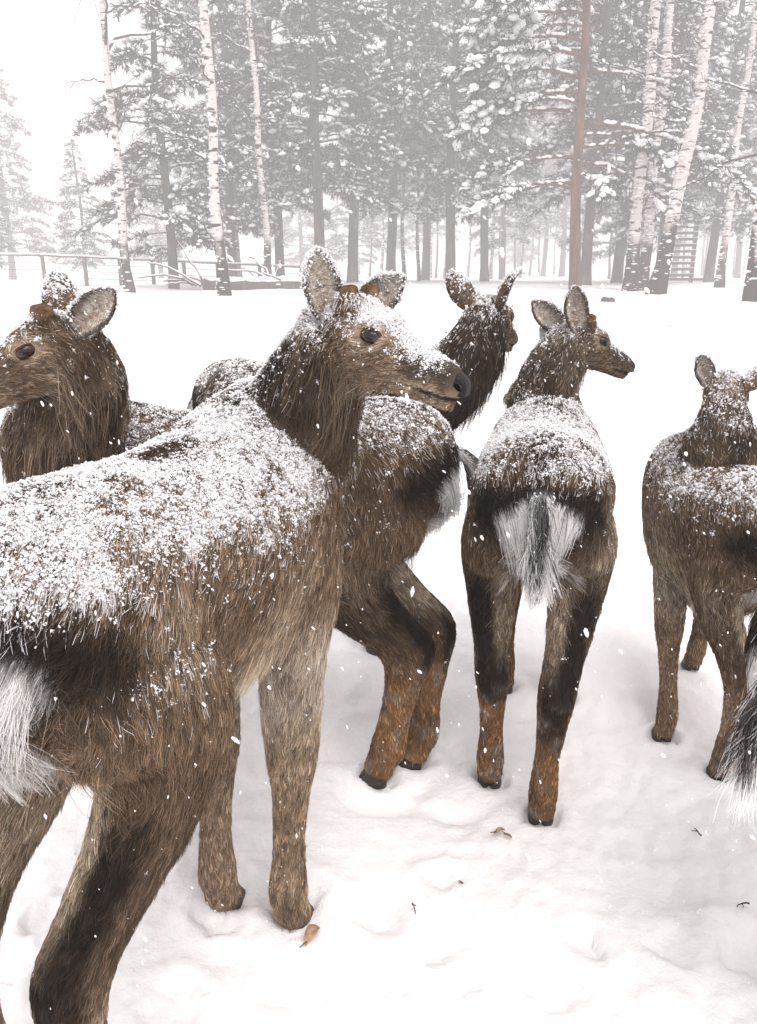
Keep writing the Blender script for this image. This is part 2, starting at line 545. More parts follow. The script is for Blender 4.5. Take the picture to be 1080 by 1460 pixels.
def deer(label, origin, heading, S, poll, nose, hooves=None, ears=None, n_hair=100000, snow=1.0, seed=1, head_up=(0, 0, 1), voxel=0.007,
         tone=1.0, dark=0.0, rad=0.00055, grains=12000, grain=0.0022, ear_tag=False, len_x=1.0, stumps=True, neck_dark=0.5, neck_c=None, leg_dark=0.5, bald=0.0, slope=0.0, belly=1.0, girth=1.0, mane=1.0, hs=0.82, ear_s=1.0, leg_r=1.15, leg_grey=0.0):
    rng = np.random.default_rng(seed)
    th = math.radians(heading)
    oz = float(ground_z(*origin))
    root = empty('deer', (origin[0], origin[1], oz), th)
    tag(root, label, 'deer', 'deer standing in the snow')
    Rz = np.array([[math.cos(th), -math.sin(th), 0], [math.sin(th), math.cos(th), 0], [0, 0, 1]])
    O = np.array([origin[0], origin[1], oz])
    def loc(w):
        return Rz.T @ (np.asarray(w, float) - O) / S
    def locd(w):
        return nrm(Rz.T @ np.asarray(w, float))
    X3, Y3, Z3 = np.eye(3)
    poll_l, nose_l = loc(poll), loc(nose)
    f = nrm(nose_l - poll_l)
    up0 = locd(head_up)
    side = nrm(np.cross(up0, f))          # the animal's left
    u = np.cross(f, side)
    f = nrm(f + 0.14 * u); u = nrm(np.cross(f, side))   # the muzzle line drops below the skull axis
    lofts = []                             # (rings, region, flow)
    # torso
    keys = [np.concatenate([(x * len_x, 0, z + slope * (x + 0.3)), Y3, Z3, (hw * girth, hu, hd * (1 + (belly - 1) * smoothstep(-0.5, -0.2, x)))]) for x, z, hu, hd, hw in TORSO]
    lofts.append((fix_frames(keys, 4), 0))
    # neck
    p0 = np.array((0.25 * len_x, 0, 0.86 + slope * 0.5)); p3 = poll_l - hs * (f * 0.012 + u * 0.018)
    p1 = p0 + np.array((0.26, 0, 0.10)) if neck_c is None else loc(neck_c)
    p2 = p3 - f * 0.07 - u * 0.13
    keys = []
    for t in np.linspace(0, 1, 9):
        c = p0 * (1 - t) ** 3 + 3 * p1 * t * (1 - t) ** 2 + 3 * p2 * t * t * (1 - t) + p3 * t ** 3
        T = nrm(3 * (p1 - p0) * (1 - t) ** 2 + 6 * (p2 - p1) * t * (1 - t) + 3 * (p3 - p2) * t * t)
        hint = nrm((1 - t) * np.array((-0.35, 0, 1.0)) + t * u)
        sd = nrm(np.cross(hint, T)); sg = np.cross(T, sd)
        e = t ** 0.7
        keys.append(np.concatenate([c, sd, sg, ((0.150 * (1 - e) + 0.062 * e) + 0.012 * math.sin(math.pi * t) * mane,
                                                (0.135 * (1 - e) + 0.070 * e), (0.180 * (1 - e) + 0.082 * e) + 0.022 * math.sin(math.pi * t) * mane)]))
    neck_rings = fix_frames(keys, 3)
    lofts.append((neck_rings, 1))
    # head and lower jaw
    for tab, reg in ((HEAD, 2), (JAW, 6)):
        keys = [np.concatenate([poll_l + hs * (f * a + u * o), side, u, (hw * hs, hu * hs, hd * hs)]) for a, o, hu, hd, hw in tab]
        lofts.append((fix_frames(keys, 4), reg))
    for sg in (1, -1):                     # brow ridges over the eyes
        keys = [np.concatenate([poll_l + hs * (f * a + side * sg * 0.043 + u * o), side, u, (w * hs, w * hs, w * hs)]) for a, o, w in ((0.055, 0.020, 0.012), (0.085, 0.026, 0.027), (0.115, 0.020, 0.027), (0.145, 0.004, 0.010))]
        lofts.append((fix_frames(keys, 3), 2))
        if stumps:                         # bony pedicles
            b = poll_l + hs * (f * 0.030 + side * sg * 0.038 + u * 0.050)
            d = nrm(u + side * sg * 0.25 - f * 0.25)
            keys = [np.concatenate([b + d * q * hs, side, f, (w * hs, w * hs, w * hs)]) for q, w in ((-0.02, 0.024), (0.015, 0.022), (0.036, 0.018))]
            lofts.append((fix_frames(keys, 2), 2))
    # legs
    hooves = hooves or {}
    hoof_spots = {}
    for key, sx, sy in (('fl', 1, 1), ('fr', 1, -1), ('hl', -1, 1), ('hr', -1, -1)):
        d0 = np.array((0.30 * len_x, 0.095 * sy, 0.0)) if sx > 0 else np.array((-0.36 * len_x, 0.088 * sy, 0.0))
        H = d0.copy()
        if key in hooves and hooves[key] is not None:
            wx, wy = hooves[key][:2]
            H = loc((wx, wy, float(ground_z(wx, wy)) - 0.022))
            HOLES.append((wx, wy, 0.05 * S, 0.02))
        hoof_spots[key] = H
        D = H - d0
        D3 = np.array((D[0], D[1], 0))
        if sx > 0:
            rows = [((0.27 * len_x, 0.085 * sy, 0.86), 0.150, 0.075, 0.05), ((0.25 * len_x, 0.105 * sy, 0.70), 0.118, 0.074, 0.10), ((0.235 * len_x, 0.105 * sy, 0.58), 0.075, 0.058, 0.28),
                    ((0.255 * len_x, 0.10 * sy, 0.46), 0.054, 0.048, 0.50), ((0.272 * len_x, 0.098 * sy, 0.365), 0.047, 0.043, 0.66), ((0.272 * len_x, 0.096 * sy, 0.30), 0.034, 0.032, 0.72),
                    ((0.268 * len_x, 0.096 * sy, 0.20), 0.0270, 0.0250, 0.84), ((0.272 * len_x, 0.095 * sy, 0.110), 0.034, 0.031, 0.95), ((0.286 * len_x, 0.095 * sy, 0.068), 0.029, 0.029, 1.0), ((0.298 * len_x, 0.095 * sy, 0.030), 0.031, 0.033, 1.0)]
            reg = 3
        else:
            rows = [((-0.35 * len_x, 0.060 * sy, 0.90), 0.110, 0.045, 0.0), ((-0.335 * len_x, 0.090 * sy, 0.82), 0.150, 0.075, 0.02), ((-0.31 * len_x, 0.11 * sy, 0.74), 0.158, 0.088, 0.05), ((-0.265 * len_x, 0.120 * sy, 0.645), 0.125, 0.080, 0.18),
                    ((-0.31 * len_x, 0.113 * sy, 0.53), 0.080, 0.058, 0.36), ((-0.385 * len_x, 0.102 * sy, 0.445), 0.050, 0.041, 0.55), ((-0.43 * len_x, 0.093 * sy, 0.380), 0.052, 0.040, 0.68),
                    ((-0.422 * len_x, 0.09 * sy, 0.30), 0.036, 0.031, 0.78), ((-0.402 * len_x, 0.088 * sy, 0.20), 0.0285, 0.026, 0.88), ((-0.385 * len_x, 0.088 * sy, 0.105), 0.034, 0.032, 0.97),
                    ((-0.37 * len_x, 0.088 * sy, 0.068), 0.029, 0.029, 1.0), ((-0.358 * len_x, 0.088 * sy, 0.030), 0.031, 0.033, 1.0)]
            reg = 4
        C = np.array([np.array(r[0]) + D3 * r[3] + np.array((0, 0, H[2] * max(0, (0.4 - r[0][2]) / 0.4))) for r in rows])
        T = nrm(np.gradient(C, axis=0))
        keys = []
        for r, c, t in zip(rows, C, T):
            sd = nrm(Y3 - t * (t @ Y3)); fa = np.cross(sd, t)
            if fa[0] < 0: fa = -fa
            lr = 1 + (leg_r - 1) * float(smoothstep(0.6, 0.42, r[0][2]))
            keys.append(np.concatenate([c, sd, fa, (r[2] * lr, r[1] * lr, r[1] * lr)]))
        lofts.append((fix_frames(keys, 3), reg))
    # tail
    tx = -0.525 * len_x
    keys = [np.concatenate([(tx + a, 0, z), Y3, X3, (w, w * 0.7, w * 0.7)]) for a, z, w in ((0.05, 0.915, 0.03), (-0.005, 0.905, 0.026), (-0.048, 0.865, 0.021), (-0.066, 0.81, 0.018), (-0.064, 0.745, 0.010))]
    lofts.append((fix_frames(keys, 3), 5))
    # one continuous skin
    sp = Soup()
    for rings, reg in lofts:
        V, F = ring_mesh(rings, 24 if reg in (0, 1) else 20)
        sp.add(V, F)
    tmp = sp.build('body_raw', None)
    md = tmp.modifiers.new('r', 'REMESH'); md.mode = 'VOXEL'; md.voxel_size = voxel; md.use_smooth_shade = True
    md2 = tmp.modifiers.new('s', 'SMOOTH'); md2.factor = 0.5; md2.iterations = 4
    dg = bpy.context.evaluated_depsgraph_get()
    ev = tmp.evaluated_get(dg).to_mesh()
    V = np.empty(len(ev.vertices) * 3, np.float32); ev.vertices.foreach_get('co', V); V = V.reshape(-1, 3).astype(float)
    Fq = [tuple(p.vertices) for p in ev.polygons]
    tmp.evaluated_get(dg).to_mesh_clear()
    old = tmp.data
    bpy.data.objects.remove(tmp); bpy.data.meshes.remove(old)
    T = tri_of(Fq)
    N = vert_normals(V, T)
    # ---- which bone each vertex belongs to, softly
    nr = 7
    dist = np.full((len(V), nr), 9.0)
    flow = np.zeros((len(V), nr, 3))
    tpar = np.zeros((len(V), nr))
    for rings, reg in lofts:
        c, rr = rings[:, 0:3], rings[:, 9:12].mean(1)
        tg = nrm(np.gradient(c, axis=0))
        if reg == 0: fl = np.repeat(np.array([[-1, 0, -0.55]]), len(c), 0)
        elif reg == 1: fl = -tg + np.array((0, 0, -0.35))
        elif reg in (2, 6): fl = -tg + (-u) * 0.15
        else: fl = tg + (np.array((-0.35, 0, 0)) if reg in (3, 4) else 0)
        dd = np.linalg.norm(V[:, None, :] - c[None], axis=2) / rr[None]
        k = dd.argmin(1)
        dm = dd[np.arange(len(V)), k]
        better = dm < dist[:, reg]
        dist[better, reg] = dm[better]
        flow[better, reg] = nrm(fl)[k[better]]
        tpar[better, reg] = k[better] / (len(c) - 1)
    dist[:, 2] = np.minimum(dist[:, 2], 9); 
    W = np.exp(-7.0 * (dist - dist.min(1, keepdims=True)))
    W /= W.sum(1, keepdims=True)
    W[:, 2] += W[:, 6]; flow[:, 2] = np.where((dist[:, 6] < dist[:, 2])[:, None], flow[:, 6], flow[:, 2]); W[:, 6] = 0
    FL = (W[:, :, None] * flow).sum(1)
    x, y, z = V.T
    xl = x / len_x
    ya = np.abs(y)
    nz = N[:, 2]
    hd = V - poll_l
    hf, hsd, hu_ = hd @ f / hs, hd @ side / hs, hd @ u / hs
    n1 = fbm(V, 14, seed, 3); n2 = fbm(V, 5, seed + 3, 2)
    # ---- coat colours
    brown = BROWN * tone; tan = TAN * tone; rust = (RUST * (1 - leg_grey) + (BROWN * 0.8 + TAN * 0.4) * leg_grey) * tone
    torso = mixc(brown, tan, np.clip(smoothstep(0.86, 0.58, z) * 0.92 + (n2 - 0.5) * 1.0, 0, 1) * smoothstep(-0.5, 0.0, xl))
    torso = mixc(torso, DARK * 1.5, smoothstep(0.07, 0.0, ya) * smoothstep(0.9, 0.98, z) * 0.8)
    torso = mixc(torso, DARK, np.clip(dark * (0.6 + 1.2 * (n1 - 0.4)), 0, 0.95) * smoothstep(0.55, 0.8, z))
    torso = mixc(torso, DARK, 0.65 * smoothstep(0.22, 0.42, xl) * smoothstep(0.68, 0.85, z) * neck_dark)
    neck = mixc(brown * 0.75, tan * 0.85, np.clip((n1 - 0.42) * 2.6, 0, 1) * 0.75)
    neck = mixc(neck, DARK, np.clip(neck_dark * (0.35 + 1.5 * (n2 - 0.25)) + 0.35 * smoothstep(0.6, 0.1, tpar[:, 1]) * neck_dark, 0, 0.97))
    head = mixc(brown * 1.15, tan * 0.75, np.clip(smoothstep(0.01, -0.08, hu_) * 0.6 + (n1 - 0.5) * 1.6 + (fbm(V, 60, seed, 2) - 0.5) * 1.2, 0, 1))
    head = mixc(head, GREY * 0.22, smoothstep(0.15, 0.22, hf) * smoothstep(-0.065, -0.035, hu_) * 0.85)
    head = mixc(head, tan * 1.25, smoothstep(0.17, 0.22, hf) * smoothstep(-0.052, -0.066, hu_) * smoothstep(-0.090, -0.078, hu_) * 0.45)
    fore = mixc(mixc(brown, tan * (0.9 + 0.25 * leg_grey), smoothstep(0.70, 0.56, z)), rust * 0.95, smoothstep(0.55, 0.30, z))
    fore = mixc(fore, GREY * tone * 1.2, smoothstep(0.68, 0.58, z) * smoothstep(0.40, 0.52, z) * 0.55)
    fore = mixc(fore, brown * 0.6, np.clip((n1 - 0.5) * 2.5, 0, 0.7))
    hind = mixc(brown * 1.05, rust * 1.1, smoothstep(0.45, 0.30, z))
    hind = mixc(hind, tan * 0.85, np.clip((n2 - 0.42) * 2.0 + (n1 - 0.5), 0, 0.7) * smoothstep(0.45, 0.6, z))
    back_edge = smoothstep(-0.2, -0.75, N[:, 0])
    hind = mixc(hind, DARK, np.clip(leg_dark * 1.7 * smoothstep(0.70, 0.52, z) * smoothstep(0.26, 0.38, z + (n1 - 0.5) * 0.12) * (0.45 + 0.9 * back_edge + (n1 - 0.5)), 0, 0.97))
    hind = mixc(hind, tan * 1.1, smoothstep(0.06, 0.03, ya) * smoothstep(0.75, 0.5, z) * smoothstep(0.42, 0.5, z) * 0.5)
    hind = mixc(hind, brown * 0.6, np.clip((n1 - 0.44) * 2.6, 0, 0.65) * smoothstep(0.42, 0.3, z))
    hind = mixc(hind, GREY * 0.9, np.clip((fbm(V, 26, seed + 5, 2) - 0.55) * 3, 0, 0.5) * smoothstep(0.42, 0.3, z))
    inward = smoothstep(0.1, -0.5, N[:, 1] * np.sign(y))
    hind = mixc(hind, tan * 1.15, inward * smoothstep(0.40, 0.52, z) * smoothstep(0.8, 0.68, z) * 0.75)
    tail = mixc(WHITE, DARK, smoothstep(0.026, 0.014, ya) * smoothstep(0.3, -0.2, N[:, 0]) * 0.95 * smoothstep(0.775, 0.80, z))
    coat = W[:, 0:1] * torso + W[:, 1:2] * neck + W[:, 2:3] * head + W[:, 3:4] * fore + W[:, 4:5] * hind + W[:, 5:6] * tail
    rear = smoothstep(-0.36, -0.42, xl)
    q = np.sqrt((ya / 0.105) ** 2 + ((z - 0.828) / 0.064) ** 2) + (n1 - 0.5) * 0.4
    patch = rear * smoothstep(1.12, 0.88, q)
    border = rear * smoothstep(2.1, 1.5, q) * (1 - patch) * smoothstep(0.72, 0.84, z)
    low = rear * smoothstep(0.065, 0.035, ya) * smoothstep(0.56, 0.62, z) * smoothstep(0.78, 0.72, z)
    coat = mixc(coat, DARK, border * 0.95)
    tw = smoothstep(-0.530, -0.555, xl) * smoothstep(0.034, 0.026, ya) * smoothstep(0.66, 0.70, z)
    coat = mixc(coat, WHITE, tw)
    coat = mixc(coat, DARK, tw * smoothstep(0.79, 0.81, z) * smoothstep(0.018, 0.011, ya) * 0.97)
    coat = mixc(coat, WHITE, tw * smoothstep(0.80, 0.765, z))
    coat = mixc(coat, WHITE, np.maximum(patch, low * 0.8) * (1 - tw))
    eye_c = [poll_l + hs * (f * 0.100 + side * sg * 0.0580 + u * 0.014) for sg in (1, -1)]
    eye_d = np.minimum(*[np.sqrt(((V - e) @ f / 1.25) ** 2 + ((V - e) @ u / 0.85) ** 2 + ((V - e) @ side) ** 2) for e in eye_c])
    coat = mixc(coat, tan * 1.5, smoothstep(0.036, 0.024, eye_d) * 0.45)
    front_corner = np.minimum(*[np.linalg.norm(V - (e + f * 0.040 - u * 0.012), axis=1) for e in eye_c])
    coat = mixc(coat, DARK, smoothstep(0.014, 0.006, front_corner) * 0.7)
    mouth = smoothstep(0.008, 0.003, np.abs(hu_ + 0.0755 + 0.02 * (hf - 0.24))) * smoothstep(0.205, 0.225, hf) * W[:, 2]
    coat = mixc(coat, DARK, mouth * 0.95)
    # ---- hair length, lift, density, snow
    Ln = W[:, 0] * (0.024 + 0.018 * smoothstep(0.7, 0.56, z)) + W[:, 1] * 0.034 * (0.7 + 0.3 * mane) * (1 - 0.55 * tpar[:, 1]) + W[:, 3] * (0.015 + 0.018 * smoothstep(0.35, 0.6, z)) \
        + W[:, 4] * (0.013 + 0.014 * smoothstep(0.35, 0.55, z)) + W[:, 5] * 0.06 + W[:, 2] * np.interp(hf, [-0.05, 0.02, 0.10, 0.17, 0.22, 0.3], [0.032, 0.021, 0.016, 0.012, 0.010, 0.007])
    Ln = Ln + 0.010 * patch + 0.02 * low + 0.012 * W[:, 2] * smoothstep(-0.05, -0.09, hu_) * smoothstep(0.18, 0.05, hf)
    lift = W[:, 0] * 0.30 + W[:, 1] * 0.38 + W[:, 2] * 0.28 + W[:, 3] * 0.36 + W[:, 4] * 0.34 + W[:, 5] * 0.25
    lift = np.clip(lift + 0.15 * (n1 - 0.5) - 0.12 * patch, 0.08, 0.8)
    dens = 1.0 + 1.6 * W[:, 2] + 1.2 * smoothstep(0.15, 0.22, hf) * W[:, 2] + 0.3 * W[:, 3] + 0.3 * W[:, 4]
    dens = dens * (eye_d > 0.0215) * (1 - 0.9 * (mouth > 0.7)) * np.where((hf > 0.284) & (hu_ > -0.075) & (W[:, 2] > 0.5), 0, 1) * np.where(z < 0.035, 0.1, 1)
    SN = smoothstep(0.02, 0.95, nz) * ((W[:, 0] + W[:, 4] + W[:, 3] + W[:, 5]) * 1.05 * smoothstep(0.70, 0.88, z) + W[:, 1] * 0.75 + W[:, 2] * 0.62)
    SN = SN + 0.16 * smoothstep(-0.5, 0.5, nz) * smoothstep(0.62, 0.9, z)
    SN = SN - 0.22 * border * smoothstep(0.95, 0.5, nz)
    SN = np.clip(SN * snow, 0, 1.1) * (1 - 0.8 * patch) * (1 - smoothstep(0.24, 0.28, hf) * 0.6 * W[:, 2])
    SN = SN * (1 - bald * smoothstep(0.52, 0.80, fbm(V, 9.0, seed + 9, 3)))
    flow_w = FL
    # scale up to the animal's real size
    Vs = V * S
    body = mesh_obj('body', Vs, Fq, M_SKIN, root, smooth=True, colors=coat * 0.8)
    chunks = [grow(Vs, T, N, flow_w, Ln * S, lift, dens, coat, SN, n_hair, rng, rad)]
    # tail and rump: long loose strands
    ld = (patch * 0.06 + np.clip(W[:, 5] * 2, 0, 1) + low * 0.7) 
    chunks.append(grow(Vs, T, N, flow_w + np.array((-0.2, 0, -0.8)), (0.070 + 0.02 * W[:, 5]) * S * np.ones(len(V)), np.full(len(V), 0.2), ld + 1e-6, coat, SN * 0, int(n_hair * 0.035), rng, rad * 1.1, clump=0.7, clump_size=0.012, droop=0.35))
    # long guard hairs of the throat and belly
    gd = W[:, 1] * smoothstep(0.35, -0.5, nz) * mane + 0.35 * W[:, 0] * smoothstep(-0.3, -0.8, nz) + 0.25 * W[:, 2] * smoothstep(-0.06, -0.09, hu_) * smoothstep(0.17, 0.1, hf)
    chunks.append(grow(Vs, T, N, flow_w + np.array((0, 0, -0.6)), 0.058 * S * np.ones(len(V)), np.full(len(V), 0.32), gd + 1e-6, np.clip(coat * 1.25, 0, 0.8), SN * 0.5, int(n_hair * 0.016), rng, rad * 0.9, clump=0.8, clump_size=0.02, droop=0.5, wild=0.4))
    # ---- ears
    eV, eF, et, eu, inner = ear_surface()
    for k, sg in enumerate((1, -1)):
        b = poll_l + hs * (-f * 0.016 + side * sg * 0.056 + u * 0.020)
        if ears and ears[k] is not None:
            d, op = locd(ears[k][0]), locd(ears[k][1])
        else:
            d = nrm(side * sg * 0.85 + u * 0.8 - f * 0.35); op = nrm(f * 0.8 + side * sg * 0.4)
        xx = nrm(op - d * (op @ d)); yy = np.cross(d, xx)
        M3 = np.stack([xx, yy, d], 1)
        EV = ear_s * eV @ M3.T + b
        ET = tri_of(eF)
        EN = vert_normals(EV, ET)
        edge = np.maximum(smoothstep(0.70, 0.98, np.abs(eu)), smoothstep(0.88, 1.0, et))
        ec_in = mixc(mixc(GREY * 1.6, np.array((0.30, 0.20, 0.16)), smoothstep(0.5, 0.0, np.abs(eu)) * smoothstep(0.9, 0.4, et) * 0.7), DARK * 3, edge * 0.85)
        ec_in = mixc(ec_in, DARK * 4, smoothstep(0.35, 0.0, et) * smoothstep(0.5, 0.1, np.abs(eu)) * 0.8)
        ec_out = mixc(brown * 1.3, DARK * 2, np.clip(edge * 0.7 + 0.3 * et, 0, 1))
        ec = mixc(ec_out, ec_in, inner)
        ear = mesh_obj('ear', EV * S, eF, M_SKIN, root, smooth=True, colors=ec)
        efl = np.repeat(d[None], len(EV), 0) * (1 - 0.5 * inner[:, None]) - inner[:, None] * np.sign(eu)[:, None] * yy * 0.9
        es = np.where(inner > 0.5, 0.05, np.clip(smoothstep(-0.2, 0.7, EN[:, 2]) * 0.8 + 0.12, 0, 1)) + edge * 0.22
        chunks.append(grow(EV * S, ET, EN, efl, S * (0.008 + 0.014 * inner * (1 - et) * (0.4 + 0.6 * np.abs(eu))), np.where(inner > 0.5, 0.45, 0.18),
                           1.0 + 0.5 * edge, np.clip(ec * np.where(inner > 0.5, 1.5, 1.0)[:, None], 0, 0.75), es * snow, int(n_hair * 0.018) + 1200, rng, rad * 0.9, clump=0.35))
        if ear_tag and sg == ear_tag:
            tb = b + d * 0.050 + locd((-1, -0.25, 0)) * 0.022
            dn = nrm(np.array((0.0, 0, -1)) + 0.2 * xx)
            wv = nrm(np.cross(dn, locd((0, -1, 0))))
            nv = np.cross(wv, dn)
            w, h, q = 0.026, 0.062, 0.0018
            prof = [(-0.5, 0.0), (-1, 0.35), (-1, 0.94), (-0.88, 1), (0.88, 1), (1, 0.94), (1, 0.35), (0.5, 0.0)]
            TV = [tb + nv * 0.006 * sgn2 * 0 + nv * q * sgn2 + wv * w * a + dn * h * c for sgn2 in (-1, 1) for a, c in prof]
            m8 = len(prof)
            TF = [tuple(range(m8))[::-1], tuple(range(m8, 2 * m8))] + [(i, (i + 1) % m8, m8 + (i + 1) % m8, m8 + i) for i in range(m8)]
            tg = mesh_obj('ear_tag', (np.array(TV)) * S, TF, M_TAG, root)
            tg['label'] = 'grey-green plastic ear tag'
        # eye, with a dark rim
        e = eye_c[k]
        out = nrm(side * sg + f * 0.18 + u * 0.10)
        ff = nrm(f * 1.0 - u * 0.10); ff = nrm(ff - out * (ff @ out)); uu = np.cross(out, ff) * (1 if np.cross(out, ff) @ u > 0 else -1)
        bm = bmesh.new(); bmesh.ops.create_uvsphere(bm, u_segments=28, v_segments=20, radius=1)
        BV = np.array([v.co[:] for v in bm.verts]); BF = [tuple(v.index for v in p.verts) for p in bm.faces]; bm.free()
        BV = BV[:, 0:1] * 0.0215 * ff + BV[:, 1:2] * 0.0142 * uu + BV[:, 2:3] * 0.0155 * out + e
        eye = mesh_obj('eye', BV * S, BF, M_EYE, root, smooth=True)
        bl = (BV - e) @ np.stack([ff / 0.0215, uu / 0.0142, out / 0.0155], 1)
        PV = (e + ((bl[:, 0:1] * 0.0105 * ff + bl[:, 1:2] * 0.0070 * uu) + bl[:, 2:3] * 0.0030 * out) + out * 0.0132) * S
        mesh_obj('pupil', PV, BF, M_PUPIL, eye, smooth=True)
        for cut, sgn3 in ((0.62, 1), (0.80, -1)):          # upper and lower lid
            lim = cut - 0.30 * np.abs(bl[:, 0]) ** 2
            fsel = [p for p in BF if min(bl[list(p), 1] * sgn3 - lim[list(p)]) > -0.12]
            mesh_obj('eyelid', (e + (BV - e) * 1.09 + out * 0.0008) * S, fsel, M_LIDSKIN, eye, smooth=True)
        a = np.linspace(0, 2 * math.pi, 25)[:-1]
        rim_c = e + out * 0.0052 + np.cos(a)[:, None] * ff * 0.0222 + np.sin(a)[:, None] * uu * (0.0136 + 0.002 * np.cos(a))[:, None] - out * (np.cos(a) ** 2 * 0.004)[:, None]
        RV, RF = [], []
        for i in range(24):
            rd = nrm(rim_c[i] - e)
            for j in range(6):
                aj = j * math.pi / 3
                RV.append(rim_c[i] + 0.0020 * (math.cos(aj) * rd + math.sin(aj) * out))
        for i in range(24):
            for j in range(6):
                RF.append((i * 6 + j, ((i + 1) % 24) * 6 + j, ((i + 1) % 24) * 6 + (j + 1) % 6, i * 6 + (j + 1) % 6))
        mesh_obj('eye_rim', np.array(RV) * S, RF, M_LID, eye, smooth=True)
        if stumps:
            b2 = poll_l + hs * (f * 0.030 + side * sg * 0.038 + u * 0.050)
            d2 = nrm(u + side * sg * 0.25 - f * 0.25)
            TP = [b2 + d2 * q * hs for q in (0.013, 0.026, 0.038, 0.047, 0.050)]
            TV, TF = tube(TP, [0.019 * hs, 0.0245 * hs, 0.022 * hs, 0.0205 * hs, 0.012 * hs], 14)
            TV = TV * (1 + 0.0) + (fbm(TV, 90, seed, 2) - 0.5)[:, None] * 0.006 * nrm(TV - b2)
            mesh_obj('antler_stump', TV * S, TF, M_STUMP, root, smooth=True)
    # nose pad with nostrils
    nk = [np.concatenate([poll_l + f * a + u * o, side, u, (w, hu, hd2)]) for a, o, w, hu, hd2 in
          ((0.276, -0.049, 0.033, 0.032, 0.012), (0.290, -0.050, 0.0345, 0.033, 0.016), (0.306, -0.052, 0.031, 0.027, 0.017), (0.316, -0.054, 0.021, 0.017, 0.012), (0.318, -0.055, 0.006, 0.005, 0.005))]
    nk = [np.concatenate([poll_l + (k_[:3] - poll_l) * hs, k_[3:9], k_[9:] * hs]) for k_ in nk]
    NV, NF = ring_mesh(fix_frames(nk, 4), 24)
    for sg in (1, -1):
        nc = poll_l + hs * (f * 0.307 + side * sg * 0.024 - u * 0.050)
        dn = np.linalg.norm((NV - nc) * 1.0, axis=1)
        NV = NV - (f * 0.7 + side * sg * 0.5)[None] * (0.011 * smoothstep(0.013, 0.004, dn))[:, None]
    nose_o = mesh_obj('nose', NV * S, NF, M_NOSE, root, smooth=True)
    for sg in (1, -1):
        nc = poll_l + hs * (f * 0.303 + side * sg * 0.0265 - u * 0.046)
        ax = nrm(f * 0.55 + side * sg * 0.85); la = nrm(u * 0.5 - f * 0.75); la = nrm(la - ax * (la @ ax)); th_ = np.cross(ax, la)
        bm = bmesh.new(); bmesh.ops.create_uvsphere(bm, u_segments=14, v_segments=10, radius=1)
        QV = np.array([v.co[:] for v in bm.verts]); QF = [tuple(v.index for v in p.verts) for p in bm.faces]; bm.free()
        QV = nc + hs * (QV[:, 0:1] * 0.0105 * la + QV[:, 1:2] * (0.0055 + 0.002 * QV[:, 0:1]) * th_ + QV[:, 2:3] * 0.0035 * ax)
        mesh_obj('nostril', QV * S, QF, M_HOLLOW, nose_o, smooth=True)
    # cloven hooves
    for key, H in hoof_spots.items():
        hs_ = Soup()
        for sg in (1, -1):
            rr = []
            for q, a, b in ((0.0, 0.038, 0.0185), (0.02, 0.034, 0.0178), (0.045, 0.026, 0.016), (0.058, 0.016, 0.010)):
                rr.append(np.concatenate([H + np.array((0.012 - q * 0.30, sg * 0.0165, q - 0.004)), Y3, X3, (b, a * 1.25, a * 0.9)]))
            hs_.add(*ring_mesh(np.array(rr), 14))
        V2 = np.concatenate(hs_.V) * S
        mesh_obj('hoof', V2, hs_.F, M_HOOF, root, smooth=True)
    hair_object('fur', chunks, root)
    if grains:
        snow_grains(chunks, root, grains, rng, grain)
    return root
# ------------------------------------------------------------------ the herd
HQ = 1.0     # hair count factor
def U(px, py, d):
    """A point seen at (px, py) of the photograph at ground distance d."""
    a, b = (px - 540) / FOCAL, (py - 730) / FOCAL
    yy = math.cos(PITCH) - b * math.sin(PITCH)
    zz = -math.sin(PITCH) - b * math.cos(PITCH)
    s = d / yy
    return (a * s, d, CAM_H + zz * s)

A_H, B_H, C_H, D_H, E_H, F_H = 71, 180, -30, 78, 91, 25
def fwd(o, h, d, lat=0.0):
    t = math.radians(h)
    return (o[0] + d * math.cos(t) - lat * math.sin(t), o[1] + d * math.sin(t) + lat * math.cos(t))

# foreground deer, seen from behind its right hip, head turned to the right
oA = fwd((-0.55, 0.95), A_H, 0.54)
pA = U(492, 468, 1.60)
deer('large deer with thickly snow-crusted back and dark mane, head turned in profile over the others', oA, A_H, 1.12, pA, U(676, 556, 1.47),
     hooves={'fr': (-0.196, 1.482), 'fl': (-0.366, 1.535), 'hr': (-0.46, 0.98), 'hl': (-0.66, 1.04)}, ears=[((0.85, 0.25, 0.62), (0.1, -1, 0.25)), ((-0.16, 0.1, 1.0), (0.25, -1, 0.1))],
     n_hair=int(320000 * HQ), rad=0.00046, snow=1.3, seed=11, voxel=0.006, len_x=0.95, grains=210000, grain=0.00105, hs=0.79, ear_s=0.92, neck_dark=1.0, tone=1.22, leg_grey=0.9, belly=1.08, mane=0.5, neck_c=(-0.17, 1.87, 1.12), slope=0.08, leg_dark=0.5, bald=0.6)
# deer behind it, facing left
oB = fwd((0.195, 2.13), B_H, 0.60)
deer('deer facing left behind the snow-crusted one, with both cut antler stumps pale brown', oB, B_H, 1.08, U(92, 486, 1.80), U(-75, 572, 1.68),
     hooves={'hl': (0.0, 2.028), 'hr': (0.108, 2.11)}, ears=[((0.75, 0.2, 0.66), (0.1, -1, 0.15)), ((-0.05, 0.15, 1.0), (-0.45, 0.9, 0.1))],
     n_hair=int(150000 * HQ), snow=0.9, seed=23, grains=45000, grain=0.0014, neck_dark=0.25, tone=1.08, rad=0.0006, leg_dark=0.65, leg_r=1.38, mane=0.8, len_x=1.06, neck_c=(-1.06, 2.02, 1.0))
